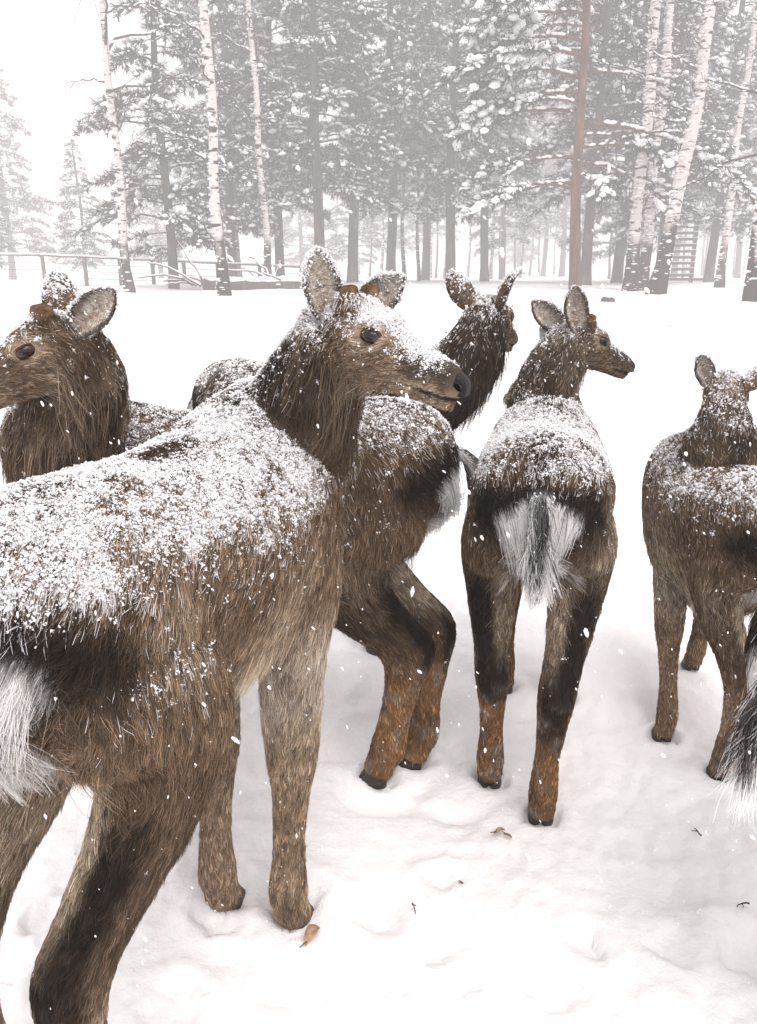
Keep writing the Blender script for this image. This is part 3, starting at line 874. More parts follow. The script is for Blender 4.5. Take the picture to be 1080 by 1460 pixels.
# third deer behind both, looking away to the right
oC = fwd((-0.72, 3.36), C_H, 0.55)
deer('dark-necked deer behind the others, looking away over its shoulder', oC, C_H, 1.06, U(695, 448, 2.85), U(738, 492, 3.12), ears=[((-0.55, 0.2, 0.75), (-0.3, 0.9, 0.2)), ((0.25, -0.35, 0.9), (0.9, -0.3, 0.1))],
     n_hair=int(90000 * HQ), snow=0.95, seed=31, grains=16000, grain=0.0021, neck_dark=1.15, dark=0.5, tone=0.85, rad=0.0008, stumps=False, ear_s=1.15)
# rear view deer
oD = fwd((0.385, 1.80), D_H, 0.58)
deer('deer seen from behind with spread white rump patch and dark tail, ear tagged', oD, D_H, 1.02, U(818, 480, 2.72), U(912, 528, 2.80),
     hooves={'hr': (0.449, 1.845), 'hl': (0.329, 2.011), 'fr': (0.642, 2.471), 'fl': (0.45, 2.55)}, ears=[((-0.85, 0.0, 0.6), (-0.1, -0.9, 0.5)), ((-0.25, -0.1, 0.95), (0.2, -1, 0.1))],
     n_hair=int(130000 * HQ), snow=1.05, seed=43, grains=45000, grain=0.0014, neck_dark=0.3, dark=0.1, tone=0.92, rad=0.0007, ear_tag=1, leg_dark=0.75, mane=0.9, ear_s=1.2)
# right-hand deer
oE = fwd((1.115, 1.96), E_H, 0.47)
deer('shaggy grey-brown deer facing straight away, dark snow-flecked nape, no antler stumps', oE, E_H, 0.87, U(1035, 560, 2.55), U(1037, 588, 2.88),
     hooves={'hl': (1.02, 2.04), 'fl': (0.925, 2.25)}, ears=[((-0.35, 0, 0.9), (-0.3, -1, 0.2)), ((0.8, 0, 0.6), (0.2, 0.9, 0.2))],
     n_hair=int(100000 * HQ), snow=0.95, seed=57, grains=16000, grain=0.0018, neck_dark=0.9, tone=1.22, rad=0.00075, stumps=False, mane=1.6, hs=1.08, belly=1.65, girth=1.12, neck_c=(1.15, 2.46, 0.95), leg_dark=0.25, leg_grey=0.6)
# deer mostly outside the frame on the right
oF = fwd((0.588, 1.04), F_H, 0.57)
deer('deer showing only its shaggy black-edged white rump beside the grey-brown deer', oF, F_H, 1.0, (1.62, 1.65, 1.2), (1.85, 1.72, 1.08),
     hooves={'hl': (0.92, 1.25), 'hr': (0.97, 1.11)}, n_hair=int(70000 * HQ), snow=0.9, seed=63, grains=16000, grain=0.0014, neck_dark=0.5, tone=1.0, rad=0.0006, dark=0.6)

# old hoof dents, half filled by fresh snow
_r = np.random.default_rng(12)
for _k in range(70):
    _d = 1.25 + 4.5 * _r.random() ** 1.3
    HOLES.append((_r.uniform(-0.5, 0.62) * (_d + 0.3), _d, _r.uniform(0.04, 0.075), _r.uniform(0.012, 0.034)))
# ------------------------------------------------------------------ the wood
M_PINE = mat('pine_bark', (0.10, 0.06, 0.035), 0.95, 0.05)
noise_color(M_PINE, [(0.32, (0.030, 0.018, 0.012)), (0.5, (0.105, 0.050, 0.024)), (0.7, (0.18, 0.095, 0.048))], 9, stretch=(1, 1, 0.22), bump=1.0, bscale=24)
M_GREYBARK = mat('grey_bark', (0.08, 0.06, 0.05), 0.95, 0.05)
noise_color(M_GREYBARK, [(0.32, (0.030, 0.025, 0.022)), (0.55, (0.080, 0.064, 0.055)), (0.75, (0.15, 0.125, 0.11))], 8, stretch=(1, 1, 0.25), bump=1.0, bscale=22)
M_TWIG = mat('bare_twig', (0.055, 0.042, 0.036), 0.9, 0.05)
M_NEEDLE = mat('pine_needles', (0.030, 0.036, 0.026), 0.85, 0.1)
noise_color(M_NEEDLE, [(0.3, (0.014, 0.017, 0.015)), (0.7, (0.040, 0.045, 0.036))], 1.3)
M_TREESNOW = mat('tree_snow', (0.88, 0.865, 0.88), 0.8, 0.1)
M_BIRCH = mat('birch_bark', (0.6, 0.58, 0.56), 0.85, 0.1)
def _birch():
    n, l, b = nodes_of(M_BIRCH)
    tc = n.new('ShaderNodeTexCoord')
    def nz(scale, st, detail=3):
        mp = n.new('ShaderNodeMapping'); mp.inputs['Scale'].default_value = st
        l.new(tc.outputs['Object'], mp.inputs[0])
        t = n.new('ShaderNodeTexNoise'); t.inputs['Scale'].default_value = scale; t.inputs['Detail'].default_value = detail
        l.new(mp.outputs[0], t.inputs['Vector'])
        return t
    a, c, base = nz(3.0, (1.2, 1.2, 4.5), 4), nz(7.0, (1, 1, 3.0), 4), nz(2.0, (1, 1, 0.5))
    r1 = n.new('ShaderNodeValToRGB'); r1.color_ramp.elements[0].position = 0.56; r1.color_ramp.elements[1].position = 0.61
    l.new(a.outputs[0], r1.inputs[0])
    r2 = n.new('ShaderNodeValToRGB'); r2.color_ramp.elements[0].position = 0.60; r2.color_ramp.elements[1].position = 0.66
    l.new(c.outputs[0], r2.inputs[0])
    mx = n.new('ShaderNodeMath'); mx.operation = 'MAXIMUM'
    l.new(r1.outputs[0], mx.inputs[0]); l.new(r2.outputs[0], mx.inputs[1])
    # rough black bark at the foot
    sx = n.new('ShaderNodeSeparateXYZ'); l.new(tc.outputs['Object'], sx.inputs[0])
    mr = n.new('ShaderNodeMapRange'); mr.inputs[1].default_value = 1.9; mr.inputs[2].default_value = 0.2; mr.inputs[3].default_value = 0.0; mr.inputs[4].default_value = 0.55
    l.new(sx.outputs[2], mr.inputs[0])
    ad = n.new('ShaderNodeMath'); ad.operation = 'ADD'; l.new(mr.outputs[0], ad.inputs[0]); l.new(base.outputs[0], ad.inputs[1])
    r3 = n.new('ShaderNodeValToRGB'); r3.color_ramp.elements[0].position = 0.72; r3.color_ramp.elements[1].position = 0.82
    l.new(ad.outputs[0], r3.inputs[0])
    m2 = n.new('ShaderNodeMath'); m2.operation = 'MAXIMUM'; l.new(mx.outputs[0], m2.inputs[0]); l.new(r3.outputs[0], m2.inputs[1])
    mixn = n.new('ShaderNodeMix'); mixn.data_type = 'RGBA'
    mixn.inputs[6].default_value = (0.58, 0.53, 0.50, 1); mixn.inputs[7].default_value = (0.035, 0.028, 0.025, 1)
    l.new(m2.outputs[0], mixn.inputs[0]); l.new(mixn.outputs[2], b.inputs['Base Color'])
    bp = n.new('ShaderNodeBump'); bp.inputs['Strength'].default_value = 0.6; bp.inputs['Distance'].default_value = 0.02; bp.invert = True
    l.new(m2.outputs[0], bp.inputs['Height']); l.new(bp.outputs[0], b.inputs['Normal'])
_birch()

BLOBS = [ico_blob(1, k, 0.35) for k in range(4)]

def frames_from_dir(d):
    d = nrm(d)
    ref = np.where(np.abs(d[:, 2:3]) < 0.95, np.array([[0, 0, 1.0]]), np.array([[1.0, 0, 0]]))
    a = nrm(np.cross(ref, d))
    b = np.cross(d, a)
    return np.stack([d, a, b], 2)        # columns: along, across, up

# a tuft of needles: thin blades fanning out along +x
_r = np.random.default_rng(5)
TUFT_V, TUFT_F = [], []
for _k in range(9):
    _a, _s = _k * 2.4, 0.55 + 0.5 * _r.random()
    _d = np.array((1.0, math.cos(_a) * _s, math.sin(_a) * _s)); _d /= np.linalg.norm(_d)
    _w = nrm(np.cross(_d, (math.sin(_a), 0.3, math.cos(_a)))) * 0.085
    _o = np.array((-0.25 + 0.5 * _r.random(), 0, 0))
    TUFT_V += [_o - _w, _o + _w, _o + _d * (0.8 + 0.4 * _r.random())]
    TUFT_F.append((3 * _k, 3 * _k + 1, 3 * _k + 2))
TUFT_V, TUFT_F = np.array(TUFT_V), np.array(TUFT_F)

def snow_mesh(pos, dirs, size, rng, name, parent, flat=0.62, stretch=1.5):
    Vs, Fs, n0 = [], [], 0
    which = rng.integers(0, 4, len(pos))
    for k in range(4):
        m = which == k
        if not m.any(): continue
        R = frames_from_dir(dirs[m] * np.array((1, 1, 0.7)) + 1e-4)
        s = size[m][:, None] * np.stack([np.full(m.sum(), stretch), np.ones(m.sum()), np.full(m.sum(), flat)], 1) * rng.uniform(0.75, 1.3, (m.sum(), 3))
        V, F = stamp(BLOBS[k][0], BLOBS[k][1], pos[m], R, s)
        Vs.append(V); Fs.append(F + n0); n0 += len(V)
    o = mesh_obj(name, np.concatenate(Vs), np.concatenate(Fs), M_TREESNOW, parent, smooth=True)
    o['kind'] = 'stuff'
    return o

def curve_pts(p, d, L, n, sag, rng, wob=0.06):
    t = np.linspace(0, 1, n)[:, None]
    P = p + d * L * t + np.array((0, 0, -1.0)) * sag * L * t ** 2
    w = np.cumsum(rng.normal(size=(n, 3)), axis=0) * wob * L / n
    w[0] = 0
    return P + w

def conifer(h, r, base, width, seed, n_br, lean=(0, 0), bark=None, bias=None, dens=1.0, snow=0.65, tuft=0.20, snow_size=0.058, top_taper=0.25, arch=0.15, clear=0.3, single=False):
    """Snow-laden pine: trunk, boughs, needle tufts and lumps of snow."""
    rng = np.random.default_rng(seed)
    root = empty('pine_tree')
    z = np.linspace(-0.4, h, 14)
    P = np.stack([lean[0] * z / h + 0.05 * np.sin(z * 0.9 + seed), lean[1] * z / h + 0.05 * np.cos(z * 0.7 + seed), z], 1)
    R = r * (1 - 0.72 * np.clip(z, 0, None) / h) * (1 + 0.35 * np.exp(-np.clip(z, 0, None) * 5))
    V, F = tube(P, R, 12)
    V += (fbm(V, 7, seed, 2) - 0.5)[:, None] * r * 0.25
    mesh_obj('trunk', V, F, bark or M_PINE, root, smooth=True)
    boughs = Soup()
    tp, td, sp, sd, ss = [], [], [], [], []
    for i in range(n_br):
        zz = base + (h - 0.15 - base) * ((i + rng.random()) / n_br) ** 0.95
        f = (zz - base) / (h - base)
        L = width * (1 - f * (1 - top_taper)) * rng.uniform(0.6, 1.15) * (0.45 + 0.55 * min(1, f * 4 + 0.3))
        az = rng.random() * 2 * math.pi if bias is None or rng.random() > bias[1] else bias[0] + rng.normal() * 0.55
        up = rng.uniform(-0.05, 0.35) + 0.35 * f
        d = nrm(np.array((math.cos(az), math.sin(az), up)))
        p0 = np.array([np.interp(zz, z, P[:, k]) for k in range(3)])
        B = curve_pts(p0, d, L, 8, arch + up * 0.5 + rng.uniform(0, 0.12), rng)
        br = max(0.010, 0.030 * L / 2)
        V, F = tube(B, np.linspace(br, 0.006, 8), 4, cap=False)
        (mesh_obj('bough', V, F, M_PINE, root, smooth=True) if single else boughs.add(V, F))
        # snow lying along the bough
        for q in np.arange(0.12, 1, 0.10 / max(L, 0.5)):
            if rng.random() < 0.75 * snow:
                c = np.array([np.interp(q * 7, np.arange(8), B[:, k]) for k in range(3)])
                sp.append(c + np.array((0, 0, br * (1.1 - q)))); sd.append(d); ss.append(br * 1.1 * (1.05 - 0.6 * q) + 0.012)
        # side twigs
        nt = max(3, int(L * 6.5 * dens))
        for k in range(nt):
            q = clear + (1 - clear) * (k + rng.random()) / nt
            c = np.array([np.interp(q * 7, np.arange(8), B[:, j]) for j in range(3)])
            tang = nrm(B[min(7, int(q * 7) + 1)] - B[int(min(q * 7, 6))])
            sgn = 1 if k % 2 else -1
            lat = nrm(np.cross(tang, (0, 0, 1))) * sgn
            td_ = nrm(tang * rng.uniform(0.5, 1.0) + lat * rng.uniform(0.4, 1.0) + np.array((0, 0, rng.uniform(-0.25, 0.35))))
            tl = (0.20 + 0.36 * L * (1 - 0.75 * q)) * rng.uniform(0.5, 1.1)
            Tw = curve_pts(c, td_, tl, 4, 0.25, rng)
            V, F = tube(Tw, (0.008, 0.006, 0.004, 0.003), 3, cap=False)
            boughs.add(V, F)
            m = max(2, int(tl / 0.115))
            for a in range(m):
                w = (a + 0.7) / m
                c2 = np.array([np.interp(w * 3, np.arange(4), Tw[:, j]) for j in range(3)])
                dd = nrm(td_ + rng.normal(size=3) * 0.35 + np.array((0, 0, -0.1)))
                tp.append(c2); td.append(dd)
                if rng.random() < snow:
                    sp.append(c2 + np.array((0, 0, 0.03)) + dd * 0.06); sd.append(dd)
                    ss.append(snow_size * min(1.5, rng.lognormal(-0.15, 0.35)))
    boughs.build('twigs', M_GREYBARK, root)['kind'] = 'stuff'
    tp, td = np.array(tp), np.array(td)
    sz = tuft * rng.uniform(0.75, 1.35, len(tp))
    V, F = stamp(TUFT_V, TUFT_F, tp, frames_from_dir(td), np.repeat(sz[:, None], 3, 1))
    cr = mesh_obj('crown', V, F, M_NEEDLE, root)
    cr['kind'] = 'stuff'
    snow_mesh(np.array(sp), np.array(sd), np.array(ss), rng, 'crown_snow', root)
    return root

def birch(h, r, seed, lean=(0, 0), n_br=18, base=1.2, width=1.8, bend=0.0, bark=None, snowy=0.5, single=True):
    rng = np.random.default_rng(seed)
    root = empty('birch_tree')
    z = np.linspace(-0.4, h, 22)
    zz = np.clip(z, 0, None) / h
    P = np.stack([lean[0] * zz + bend * np.sin(zz * 5 + seed) + 0.03 * np.sin(z * 2.1 + seed), lean[1] * zz + 0.05 * np.cos(z * 0.9 + seed), z], 1)
    R = r * (1 - 0.55 * zz) * (1 + 0.5 * np.exp(-np.clip(z, 0, None) * 4))
    V, F = tube(P, R, 14)
    V += (fbm(V, 9, seed, 2) - 0.5)[:, None] * r * 0.35 * nrm(np.stack([V[:, 0], V[:, 1], 0 * V[:, 2]], 1))
    mesh_obj('trunk', V, F, bark or M_BIRCH, root, smooth=True)
    tw = Soup(); sp, sd, ss = [], [], []
    for i in range(n_br):
        q = base + (h - base) * (i + rng.random()) / n_br
        c = np.array([np.interp(q, z, P[:, k]) for k in range(3)])
        az = rng.random() * 2 * math.pi
        L = width * rng.uniform(0.35, 1.0)
        d = nrm(np.array((math.cos(az), math.sin(az), rng.uniform(0.1, 0.8))))
        B = curve_pts(c, d, L, 8, rng.uniform(0.05, 0.45), rng, 0.25)
        b0 = 0.010 + 0.009 * L
        V, F = tube(B, np.linspace(b0, 0.004, 8), 4, cap=False)
        (mesh_obj('limb', V, F, M_TWIG, root, smooth=True) if single else tw.add(V, F))
        for a in np.arange(0.1, 1, 0.05):
            if rng.random() < snowy:
                p = np.array([np.interp(a * 7, np.arange(8), B[:, k]) for k in range(3)])
                sp.append(p + (0, 0, b0 * 0.8)); sd.append(d); ss.append(b0 * rng.uniform(0.7, 1.3) * (1.2 - 0.6 * a))
        for k in range(int(3 + L * 4)):
            a = rng.uniform(0.2, 1)
            p = np.array([np.interp(a * 7, np.arange(8), B[:, j]) for j in range(3)])
            d2 = nrm(d + rng.normal(size=3) * 0.6)
            B2 = curve_pts(p, d2, L * rng.uniform(0.2, 0.5), 5, 0.35, rng, 0.25)
            V, F = tube(B2, np.linspace(0.006, 0.0025, 5), 3, cap=False); tw.add(V, F)
            for w in (0.3, 0.55, 0.8):
                if rng.random() < snowy * 0.8:
                    p2 = B2[int(w * 4)]
                    sp.append(p2 + (0, 0, 0.006)); sd.append(d2); ss.append(0.012)
    # snow plastered on the windward side of the trunk and caught in the bark
    for k in range(int(h * 26)):
        q = rng.uniform(0.0, h)
        c = np.array([np.interp(q, z, P[:, j]) for j in range(3)]); rr = np.interp(q, z, R)
        az = rng.normal() * 0.7 - math.pi * 0.75
        sp.append(c + np.array((math.cos(az), math.sin(az), 0)) * rr * 0.96); sd.append(np.array((math.sin(az), -math.cos(az), 0.0))); ss.append(rng.uniform(0.010, 0.030))
    tw.build('twigs', M_TWIG, root)['kind'] = 'stuff'
    snow_mesh(np.array(sp), np.array(sd), np.array(ss), rng, 'twig_snow', root, stretch=2.4)
    return root

def clone(root):
    c = root.copy(); COL.objects.link(c)
    for ch in root.children:
        k = ch.copy(); COL.objects.link(k); k.parent = c
    return c

FD = 2.4
def plant(root, px, d, rz=0.0, s=1.0, label=None, group=None, cat='tree', sink=0.0):
    d, s = d * FD, s * FD
    x = (px - 540) / FOCAL * (d * math.cos(PITCH) + (CAM_H - float(ground_z((px - 540) / FOCAL * d, d))) * math.sin(PITCH))
    root.location = (x, d, float(ground_z(x, d)) - sink)
    root.rotation_euler = (0, 0, rz)
    root.scale = (s, s, s)
    tag(root, label, cat, group)
    return root

# --- birches of the near edge
plant(birch(9, 0.088, 3, lean=(-0.15, 0.1), n_br=22, base=1.8, width=2.4), 186, 17, 0, 1, 'white birch by the wire fence with long bare limbs reaching left')
plant(birch(9, 0.092, 14, lean=(-0.05, 0), n_br=16, base=1.6, width=2.0), 318, 14.5, 0, 1, 'slim white birch with black-scarred bark beside the snowy fallen log')
plant(birch(9, 0.085, 5, lean=(-0.3, 0.2), n_br=14, base=1.5, width=1.6), 384, 20, 0, 1, 'thin leaning birch behind the fallen log')
plant(birch(9, 0.135, 26, lean=(1.25, 0.3), n_br=16, base=2.2, width=1.8, bend=0.10), 928, 15.5, 0, 1, 'birch leaning right with rough black and white bark')
plant(birch(10, 0.125, 7, lean=(0.1, 0), n_br=14, base=2.5, width=1.8), 897, 17, 0, 1, 'straight birch with dark foot next to the leaning birch')
plant(birch(10, 0.12, 18, lean=(0.12, 0.2), n_br=14, base=2.0, width=1.6), 916, 18.5, 0, 1, 'paler birch standing close behind the leaning birch')
plant(birch(10, 0.135, 9, lean=(-0.05, 0), n_br=18, base=1.0, width=2.2), 1072, 13, 0, 1, 'thick mottled birch at the right edge of the wood')
plant(birch(9, 0.09, 10, lean=(0.1, 0.1), n_br=10, base=1.0, width=1.4), 1026, 20, 0, 1, 'slender birch with root flare left of the thick mottled birch')

# --- pines of the near edge
plant(conifer(9.5, 0.118, 1.7, 3.5, 41, 46, lean=(-0.35, 0), bias=(math.pi * 1.02, 0.60), dens=0.85, snow=0.75, snow_size=0.07, arch=0.22, clear=0.42, tuft=0.19, single=True), 820, 17, 0, 1, 'tall pine with orange-brown trunk and long drooping snowy boughs')
cA = conifer(8.6, 0.13, 0.9, 2.5, 51, 96, bark=M_GREYBARK, dens=1.1, snow=0.62, top_taper=0.12)
plant(cA, 247, 19.5, 0.4, 0.93, 'bushy snow-laden pine behind the white birches')
cB = conifer(11.5, 0.15, 2.3, 2.9, 52, 92, bark=M_GREYBARK, dens=1.0, snow=0.62, top_taper=0.3)
plant(cB, 455, 22.5, 1.0, 1, 'dark pine with bare lower trunk beside the open ride')
cC = conifer(11.0, 0.14, 1.5, 2.4, 53, 100, bark=M_GREYBARK, dens=1.05, snow=0.6, top_taper=0.3)
plant(cC, 398, 25, 2.2, 1, 'broad pine with low boughs behind the thin leaning birch')
G_BACK = 'snowy pines of the hazy wood'
plant(clone(cC), 335, 24, 5.1, 0.95, 'pine filling the gap between the birches behind the log', G_BACK)
plant(clone(cB), 640, 26, 0.2, 1.05, 'pine with high snowy crown beside the orange-brown pine', G_BACK)
plant(clone(cB), 880, 24.5, 1.8, 1.05, 'pine crown rising behind the straight dark-footed birch', G_BACK)
plant(clone(cB), 505, 25, 3.0, 1.05, 'pine with bare trunk and tangled snowy crown near the open ride', G_BACK)
plant(clone(cB), 690, 31, 5.2, 1.1, 'paler pine crown seen through the boughs of the orange-brown pine', G_BACK)
plant(clone(cB), 606, 33, 1.4, 1.1, 'pale tall pine rising behind the middle of the wood', G_BACK)
plant(clone(cB), 558, 27, 2.5, 1.05, 'tall pine with bare trunk in the middle of the wood', G_BACK)
plant(clone(cC), 940, 23, 0.7, 1, 'dense dark pine behind the clump of birches', G_BACK)
plant(clone(cB), 836, 22, 4.0, 0.95, 'dark pine standing just behind the orange-brown pine', G_BACK)
plant(clone(cC), 1012, 26, 3.6, 1.05, 'dark pine filling the gap between leaning and mottled birches', G_BACK)
plant(clone(cA), 20, 40, 1.5, 1.2, 'pale hazy pine beyond the fence, apart from the others', G_BACK)
plant(clone(cA), 125, 34, 2.9, 0.62, 'small hazy pine behind the fence posts', G_BACK)
plant(clone(cA), -20, 31, 4.4, 0.7, 'low bushy pine beyond the fence end', G_BACK)
FAR_L = 'faint grey pine standing far back in the snow haze'
rngF = np.random.default_rng(77)
for k, (px, d, s) in enumerate([(340, 33, 1.15), (505, 52, 1.1), (715, 42, 0.95), (775, 62, 1.2), (880, 33, 1.15), (1075, 30, 1.1), (610, 64, 1.2), (430, 60, 1.2), (960, 44, 1.2), (1050, 48, 1.2),
                                (230, 50, 1.1), (560, 60, 1.3), (800, 58, 1.3), (740, 78, 1.3)]):
    plant(clone((cA, cB, cC)[(k * 2 + 1) % 3] if k not in (3,) else cB), px, d, rngF.random() * 6.28, s, FAR_L, 'faint far pines')
fb = birch(10, 0.07, 61, lean=(0.2, 0), n_br=9, base=2.5, width=1.2, bark=M_GREYBARK, snowy=0.6, single=False)
first = True
for k in range(30):
    o = fb if first else clone(fb)
    first = False
    px = (480, 528, 576, 597, 622, 668, 700, 742, 768, 790, 868, 884, 985, 1000, 1045, 1060, 512, 545, 640, 756)[k] if k < 20 else rngF.uniform(430, 1080)
    plant(o, px, rngF.uniform(44, 74) if k not in (2, 3) else 31, rngF.random() * 6.28, rngF.uniform(0.85, 1.4), 'slim bare trunk rising pale in the far haze', 'slim far trunks')
# ------------------------------------------------------------------ fence, log, rack, stones, litter
M_WOOD = mat('weathered_wood', (0.12, 0.10, 0.085), 0.9, 0.05)
noise_color(M_WOOD, [(0.3, (0.05, 0.042, 0.036)), (0.7, (0.17, 0.14, 0.12))], 6, stretch=(1, 1, 6), bump=0.5)
M_WIRE = mat('fence_wire', (0.10, 0.095, 0.09), 0.6, 0.4)

def box(c, s):
    c, s = np.array(c), np.array(s) / 2
    V = [c + s * np.array(q) for q in ((-1, -1, -1), (1, -1, -1), (1, 1, -1), (-1, 1, -1), (-1, -1, 1), (1, -1, 1), (1, 1, 1), (-1, 1, 1))]
    return np.array(V), [(0, 3, 2, 1), (4, 5, 6, 7), (0, 1, 5, 4), (1, 2, 6, 5), (2, 3, 7, 6), (3, 0, 4, 7)]

def build_fence():
    root = empty('wire_fence', (0, 0, 0))
    tag(root, 'wire fence with slim posts and snow-lined top rail before the wood', 'fence')
    ends = [(-60, 362, 21.0), (60, 364, 21.3), (120, 366.5, 21.6), (170, 369, 21.9), (217, 371, 22.2), (262, 373, 22.5), (310, 375.5, 22.8), (370, 378, 23.2), (430, 381, 23.6)]
    tops = [np.array(U(px, py, d * FD)) for px, py, d in ends]
    for i, t in enumerate(tops):
        g = float(ground_z(t[0], t[1])) - 0.3
        V, F = tube([(t[0], t[1], g), (t[0] + 0.01, t[1], (g + t[2]) / 2), (t[0], t[1], t[2] + 0.02)], [0.13, 0.128, 0.12], 8)
        p = mesh_obj('post', V, F, M_WOOD, root, smooth=True)
        V, F = stamp(BLOBS[i % 4][0], BLOBS[i % 4][1], np.array([[t[0], t[1], t[2] + 0.06]]), np.eye(3)[None], np.array([[0.13, 0.13, 0.07]]))
        mesh_obj('snow_cap', V, F, M_TREESNOW, p, smooth=True)
    for a, b in zip(tops[:-1], tops[1:]):
        m = (a + b) / 2
        V, F = tube([a, m - (0, 0, 0.015), b], [0.06] * 3, 6)
        r = mesh_obj('rail', V, F, M_WOOD, root, smooth=True)
        V, F = tube([a + (0, 0, 0.08), m + (0, 0, 0.06), b + (0, 0, 0.08)], [0.06, 0.068, 0.06], 6)
        mesh_obj('rail_snow', V, F, M_TREESNOW, r, smooth=True)
        for k in range(1, 6):
            V, F = tube([a - (0, 0, 0.42 * k), m - (0, 0, 0.42 * k + 0.02), b - (0, 0, 0.42 * k)], [0.016] * 3, 4)
            mesh_obj('wire', V, F, M_WIRE, root)
build_fence()

def build_log():
    rng = np.random.default_rng(4)
    c = np.array(U(385, 392, 19.0 * FD)); c[2] = float(ground_z(c[0], c[1])) + 0.16
    root = empty('fallen_log', tuple(c), math.radians(9)); root.scale = (FD, FD, FD)
    tag(root, 'fallen tree trunk under thick snow with broken branches, below the thin birch', 'fallen tree')
    x = np.linspace(-1.5, 1.6, 12)
    P = np.stack([x, 0.06 * np.sin(x * 2), 0.03 * np.cos(x * 3)], 1)
    V, F = tube(P, np.linspace(0.17, 0.11, 12), 12)
    V += (fbm(V, 8, 3, 2) - 0.5)[:, None] * 0.06
    mesh_obj('trunk', V, F, M_GREYBARK, root, smooth=True)
    n = 60
    xs = rng.uniform(-1.5, 1.6, n)
    pos = np.stack([xs, 0.06 * np.sin(xs * 2) + rng.normal(size=n) * 0.03, np.full(n, 0.13)], 1)
    snow_mesh(pos, np.repeat([[1.0, 0, 0]], n, 0), rng.uniform(0.09, 0.14, n), rng, 'snow_cap', root, flat=0.5)
    for k in range(16):
        p = np.array((rng.uniform(-1.9, 0.6), rng.uniform(-0.2, 0.2), 0.0))
        d = nrm(np.array((rng.uniform(-1.3, 0.2), rng.uniform(-0.3, 0.3), rng.uniform(0.1, 0.7))))
        B = curve_pts(p, d, rng.uniform(0.7, 1.8), 8, 0.25, rng, 0.2)
        V, F = tube(B, np.linspace(0.028, 0.008, 8), 5)
        b = mesh_obj('branch', V, F, M_GREYBARK, root, smooth=True)
        V, F = tube(B + (0, 0, 0.022), np.linspace(0.026, 0.010, 8), 5)
        mesh_obj('branch_snow', V, F, M_TREESNOW, b, smooth=True)
build_log()

def build_rack():
    c = np.array(U(962, 385, 27.0 * FD)); c[2] = float(ground_z(c[0], c[1]))
    root = empty('slatted_rack', tuple(c), math.radians(-6)); root.scale = (FD, FD, FD)
    tag(root, 'slatted wooden feeding rack deep in the wood behind the leaning birch', 'feeding rack')
    for sx in (-0.55, 0.55):
        mesh_obj('post', *box((sx, 0, 0.75), (0.10, 0.10, 2.3)), M_WOOD, root)
    for k in range(9):
        s = mesh_obj('slat', *box((0, -0.07, 0.22 + k * 0.185), (1.2, 0.035, 0.075)), M_WOOD, root)
        mesh_obj('slat_snow', *box((0, -0.075, 0.22 + k * 0.185 + 0.052), (1.16, 0.045, 0.028)), M_TREESNOW, s)
    mesh_obj('base_board', *box((0.3, -0.2, 0.10), (2.0, 0.3, 0.08)), M_WOOD, root)
build_rack()

def build_stone(px, d, r, seed, label):
    m = bpy.data.materials.get('dark_stone') or noise_color(mat('dark_stone', (0.05, 0.05, 0.05), 0.9), [(0.3, (0.03, 0.028, 0.027)), (0.7, (0.10, 0.09, 0.085))], 14, bump=0.7)
    V, F = ico_blob(3, seed, 0.3)
    x = (px - 540) / FOCAL * d
    root = empty('stone', (x, d, float(ground_z(x, d)) + 0.02))
    mesh_obj('rock', V * np.array((r, r * 0.8, r * 0.85)), F, m, root, smooth=True)
    V2, F2 = ico_blob(2, seed + 5, 0.15)
    mesh_obj('snow_cap', V2 * np.array((r * 0.95, r * 0.7, r * 0.30)) + np.array((0.02, 0.05, r * 0.78)), F2, M_TREESNOW, root, smooth=True)
    tag(root, label, 'stone')
build_stone(856, 28.0, 0.24, 3, 'small dark stone poking out of the snow near the tall pine')

M_DRY = mat('dry_leaf', (0.36, 0.20, 0.10), 0.85, 0.1)
noise_color(M_DRY, [(0.3, (0.30, 0.16, 0.09)), (0.7, (0.58, 0.42, 0.30))], 70)
M_STEM = mat('dry_stem', (0.06, 0.035, 0.025), 0.9, 0.05)

def build_leaf(px, py, L, W, rz, tilt, label, name='dry_leaf'):
    g = U(px, py, 1.0)
    s = CAM_H / (CAM_H - g[2])
    x, y = g[0] * s, s
    root = empty(name, (x, y, 0.012), rz)
    nt, nu = 9, 5
    V = []
    for sk in (0, 1):
        for i in range(nt):
            t = i / (nt - 1)
            w = W * math.sin(math.pi * min(1, t * 0.92 + 0.06)) ** 0.8
            for j in range(nu):
                q = -1 + 2 * j / (nu - 1)
                V.append((L * (t - 0.5), w * q, 0.35 * W * q * q + 0.25 * L * math.sin(t * 3) * tilt + 0.0012 * sk + 0.15 * W * math.sin(7 * t + 3 * q)))
    F = []
    n1 = nt * nu
    for i in range(nt - 1):
        for j in range(nu - 1):
            a, b, c, d = i * nu + j, (i + 1) * nu + j, (i + 1) * nu + j + 1, i * nu + j + 1
            F += [(a, d, c, b), (n1 + a, n1 + b, n1 + c, n1 + d)]
        for j in (0, nu - 1):
            a, b = i * nu + j, (i + 1) * nu + j
            F.append((a, b, n1 + b, n1 + a) if j == 0 else (b, a, n1 + a, n1 + b))
    blade = mesh_obj('blade', np.array(V), F, M_DRY, root, smooth=True)
    V, F = tube([(-L * 0.75, 0.004, 0.004), (-L * 0.45, 0, 0.006), (L * 0.4, 0, 0.25 * L * math.sin(2.7) * tilt + 0.003)], [0.0012, 0.0012, 0.0006], 5)
    mesh_obj('stalk', V, F, M_STEM, root)
    tag(root, label, 'leaf')
build_leaf(446, 1342, 0.055, 0.014, 1.0, 1.1, 'curled pale brown leaf on the snow by a front hoof')
build_leaf(712, 1192, 0.034, 0.007, 0.4, 0.8, 'reddish shrivelled leaf lying on bare snow')
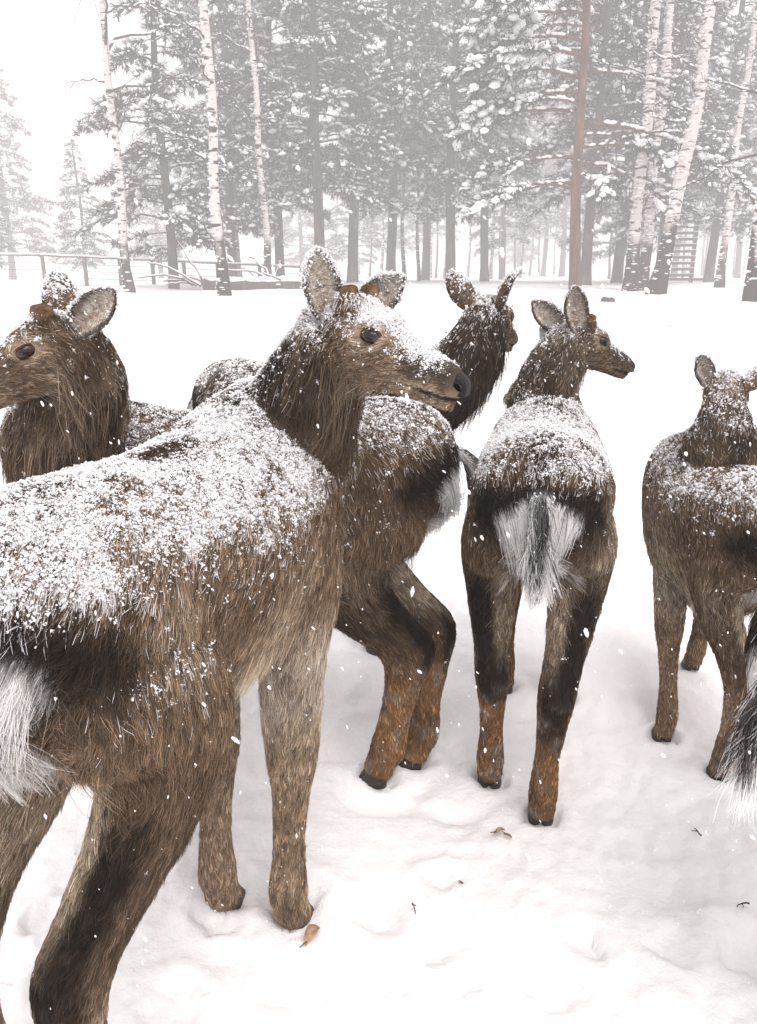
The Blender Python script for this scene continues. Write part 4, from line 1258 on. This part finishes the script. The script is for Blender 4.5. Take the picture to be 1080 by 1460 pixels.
build_leaf(724, 1198, 0.026, 0.005, -0.7, 0.6, 'small reddish leaf fragment beside the shrivelled leaf')

def build_twig(px, py, L, seed, label, rise=0.5):
    rng = np.random.default_rng(seed)
    g = U(px, py, 1.0)
    s = CAM_H / (CAM_H - g[2])
    root = empty('twig', (g[0] * s, s, 0.006), rng.random() * 6)
    B = curve_pts(np.zeros(3), nrm(np.array((1, 0.3, rise))), L, 6, 0.6, rng, 0.3)
    V, F = tube(B, np.linspace(0.0022, 0.001, 6), 5)
    mesh_obj('stem', V, F, M_STEM, root)
    V, F = tube(curve_pts(B[2], nrm(np.array((0.4, 1, 0.5))), L * 0.4, 4, 0.4, rng, 0.3), np.linspace(0.0015, 0.0007, 4), 5)
    mesh_obj('side_shoot', V, F, M_STEM, root)
    tag(root, label, 'twig')
build_twig(1000, 1194, 0.04, 2, 'short dark curved twig stuck upright in the snow', 1.3)
build_twig(588, 1291, 0.022, 5, 'tiny broken twig in a dent of bare snow', 0.2)
build_twig(1068, 1291, 0.03, 6, 'dark bent twig scrap on snow by the half-seen deer', 0.5)
build_twig(660, 1262, 0.016, 8, 'hair-thin twig splinter on open snow', 0.3)

# ------------------------------------------------------------------ snow in the air
def build_flakes():
    rng = np.random.default_rng(99)
    n = 5200
    d = rng.uniform(0.75, 1.0, n) + 11 * rng.random(n) ** 2.2
    x = rng.uniform(-0.62, 0.62, n) * (d + 0.4)
    z = CAM_H + rng.uniform(-0.95, 0.42, n) * (d + 0.3)
    keep = z > ground_z(x, d) + 0.03
    x, d, z = x[keep], d[keep], z[keep]
    n = len(x)
    fall = nrm(np.array((0.55, 0.1, -1.0)) + rng.normal(size=(n, 3)) * 0.35)
    size = np.minimum(rng.lognormal(-0.1, 0.65, n), 2.6) * 0.0012
    scl = np.stack([size * rng.uniform(1.2, 2.6, n), size, size * 0.7], 1)
    V, F = stamp(BLOBS[1][0], BLOBS[1][1], np.stack([x, d, z], 1), frames_from_dir(fall), scl)
    o = mesh_obj('falling_snow', V, F, M_SNOW, smooth=True)
    tag(o, 'white snowflakes drifting down in front of the herd and wood', 'snowflakes', kind='stuff')
build_flakes()

# ------------------------------------------------------------------ snow-filled air
def build_haze():
    V, F = box((0, 212, 17.0), (1400, 436, 40.0))
    m = bpy.data.materials.new('haze')
    m.use_nodes = True
    n = m.node_tree.nodes
    n.clear()
    out = n.new('ShaderNodeOutputMaterial')
    pv = n.new('ShaderNodeVolumePrincipled')
    pv.inputs['Color'].default_value = (0.982, 0.970, 0.973, 1)
    pv.inputs['Density'].default_value = 0.0070
    pv.inputs['Anisotropy'].default_value = 0.2
    m.node_tree.links.new(pv.outputs[0], out.inputs['Volume'])
    o = mesh_obj('haze', V, F, m)
    tag(o, 'pale snow haze filling the air over the clearing and wood', 'haze', kind='stuff')
build_haze()
build_ground()
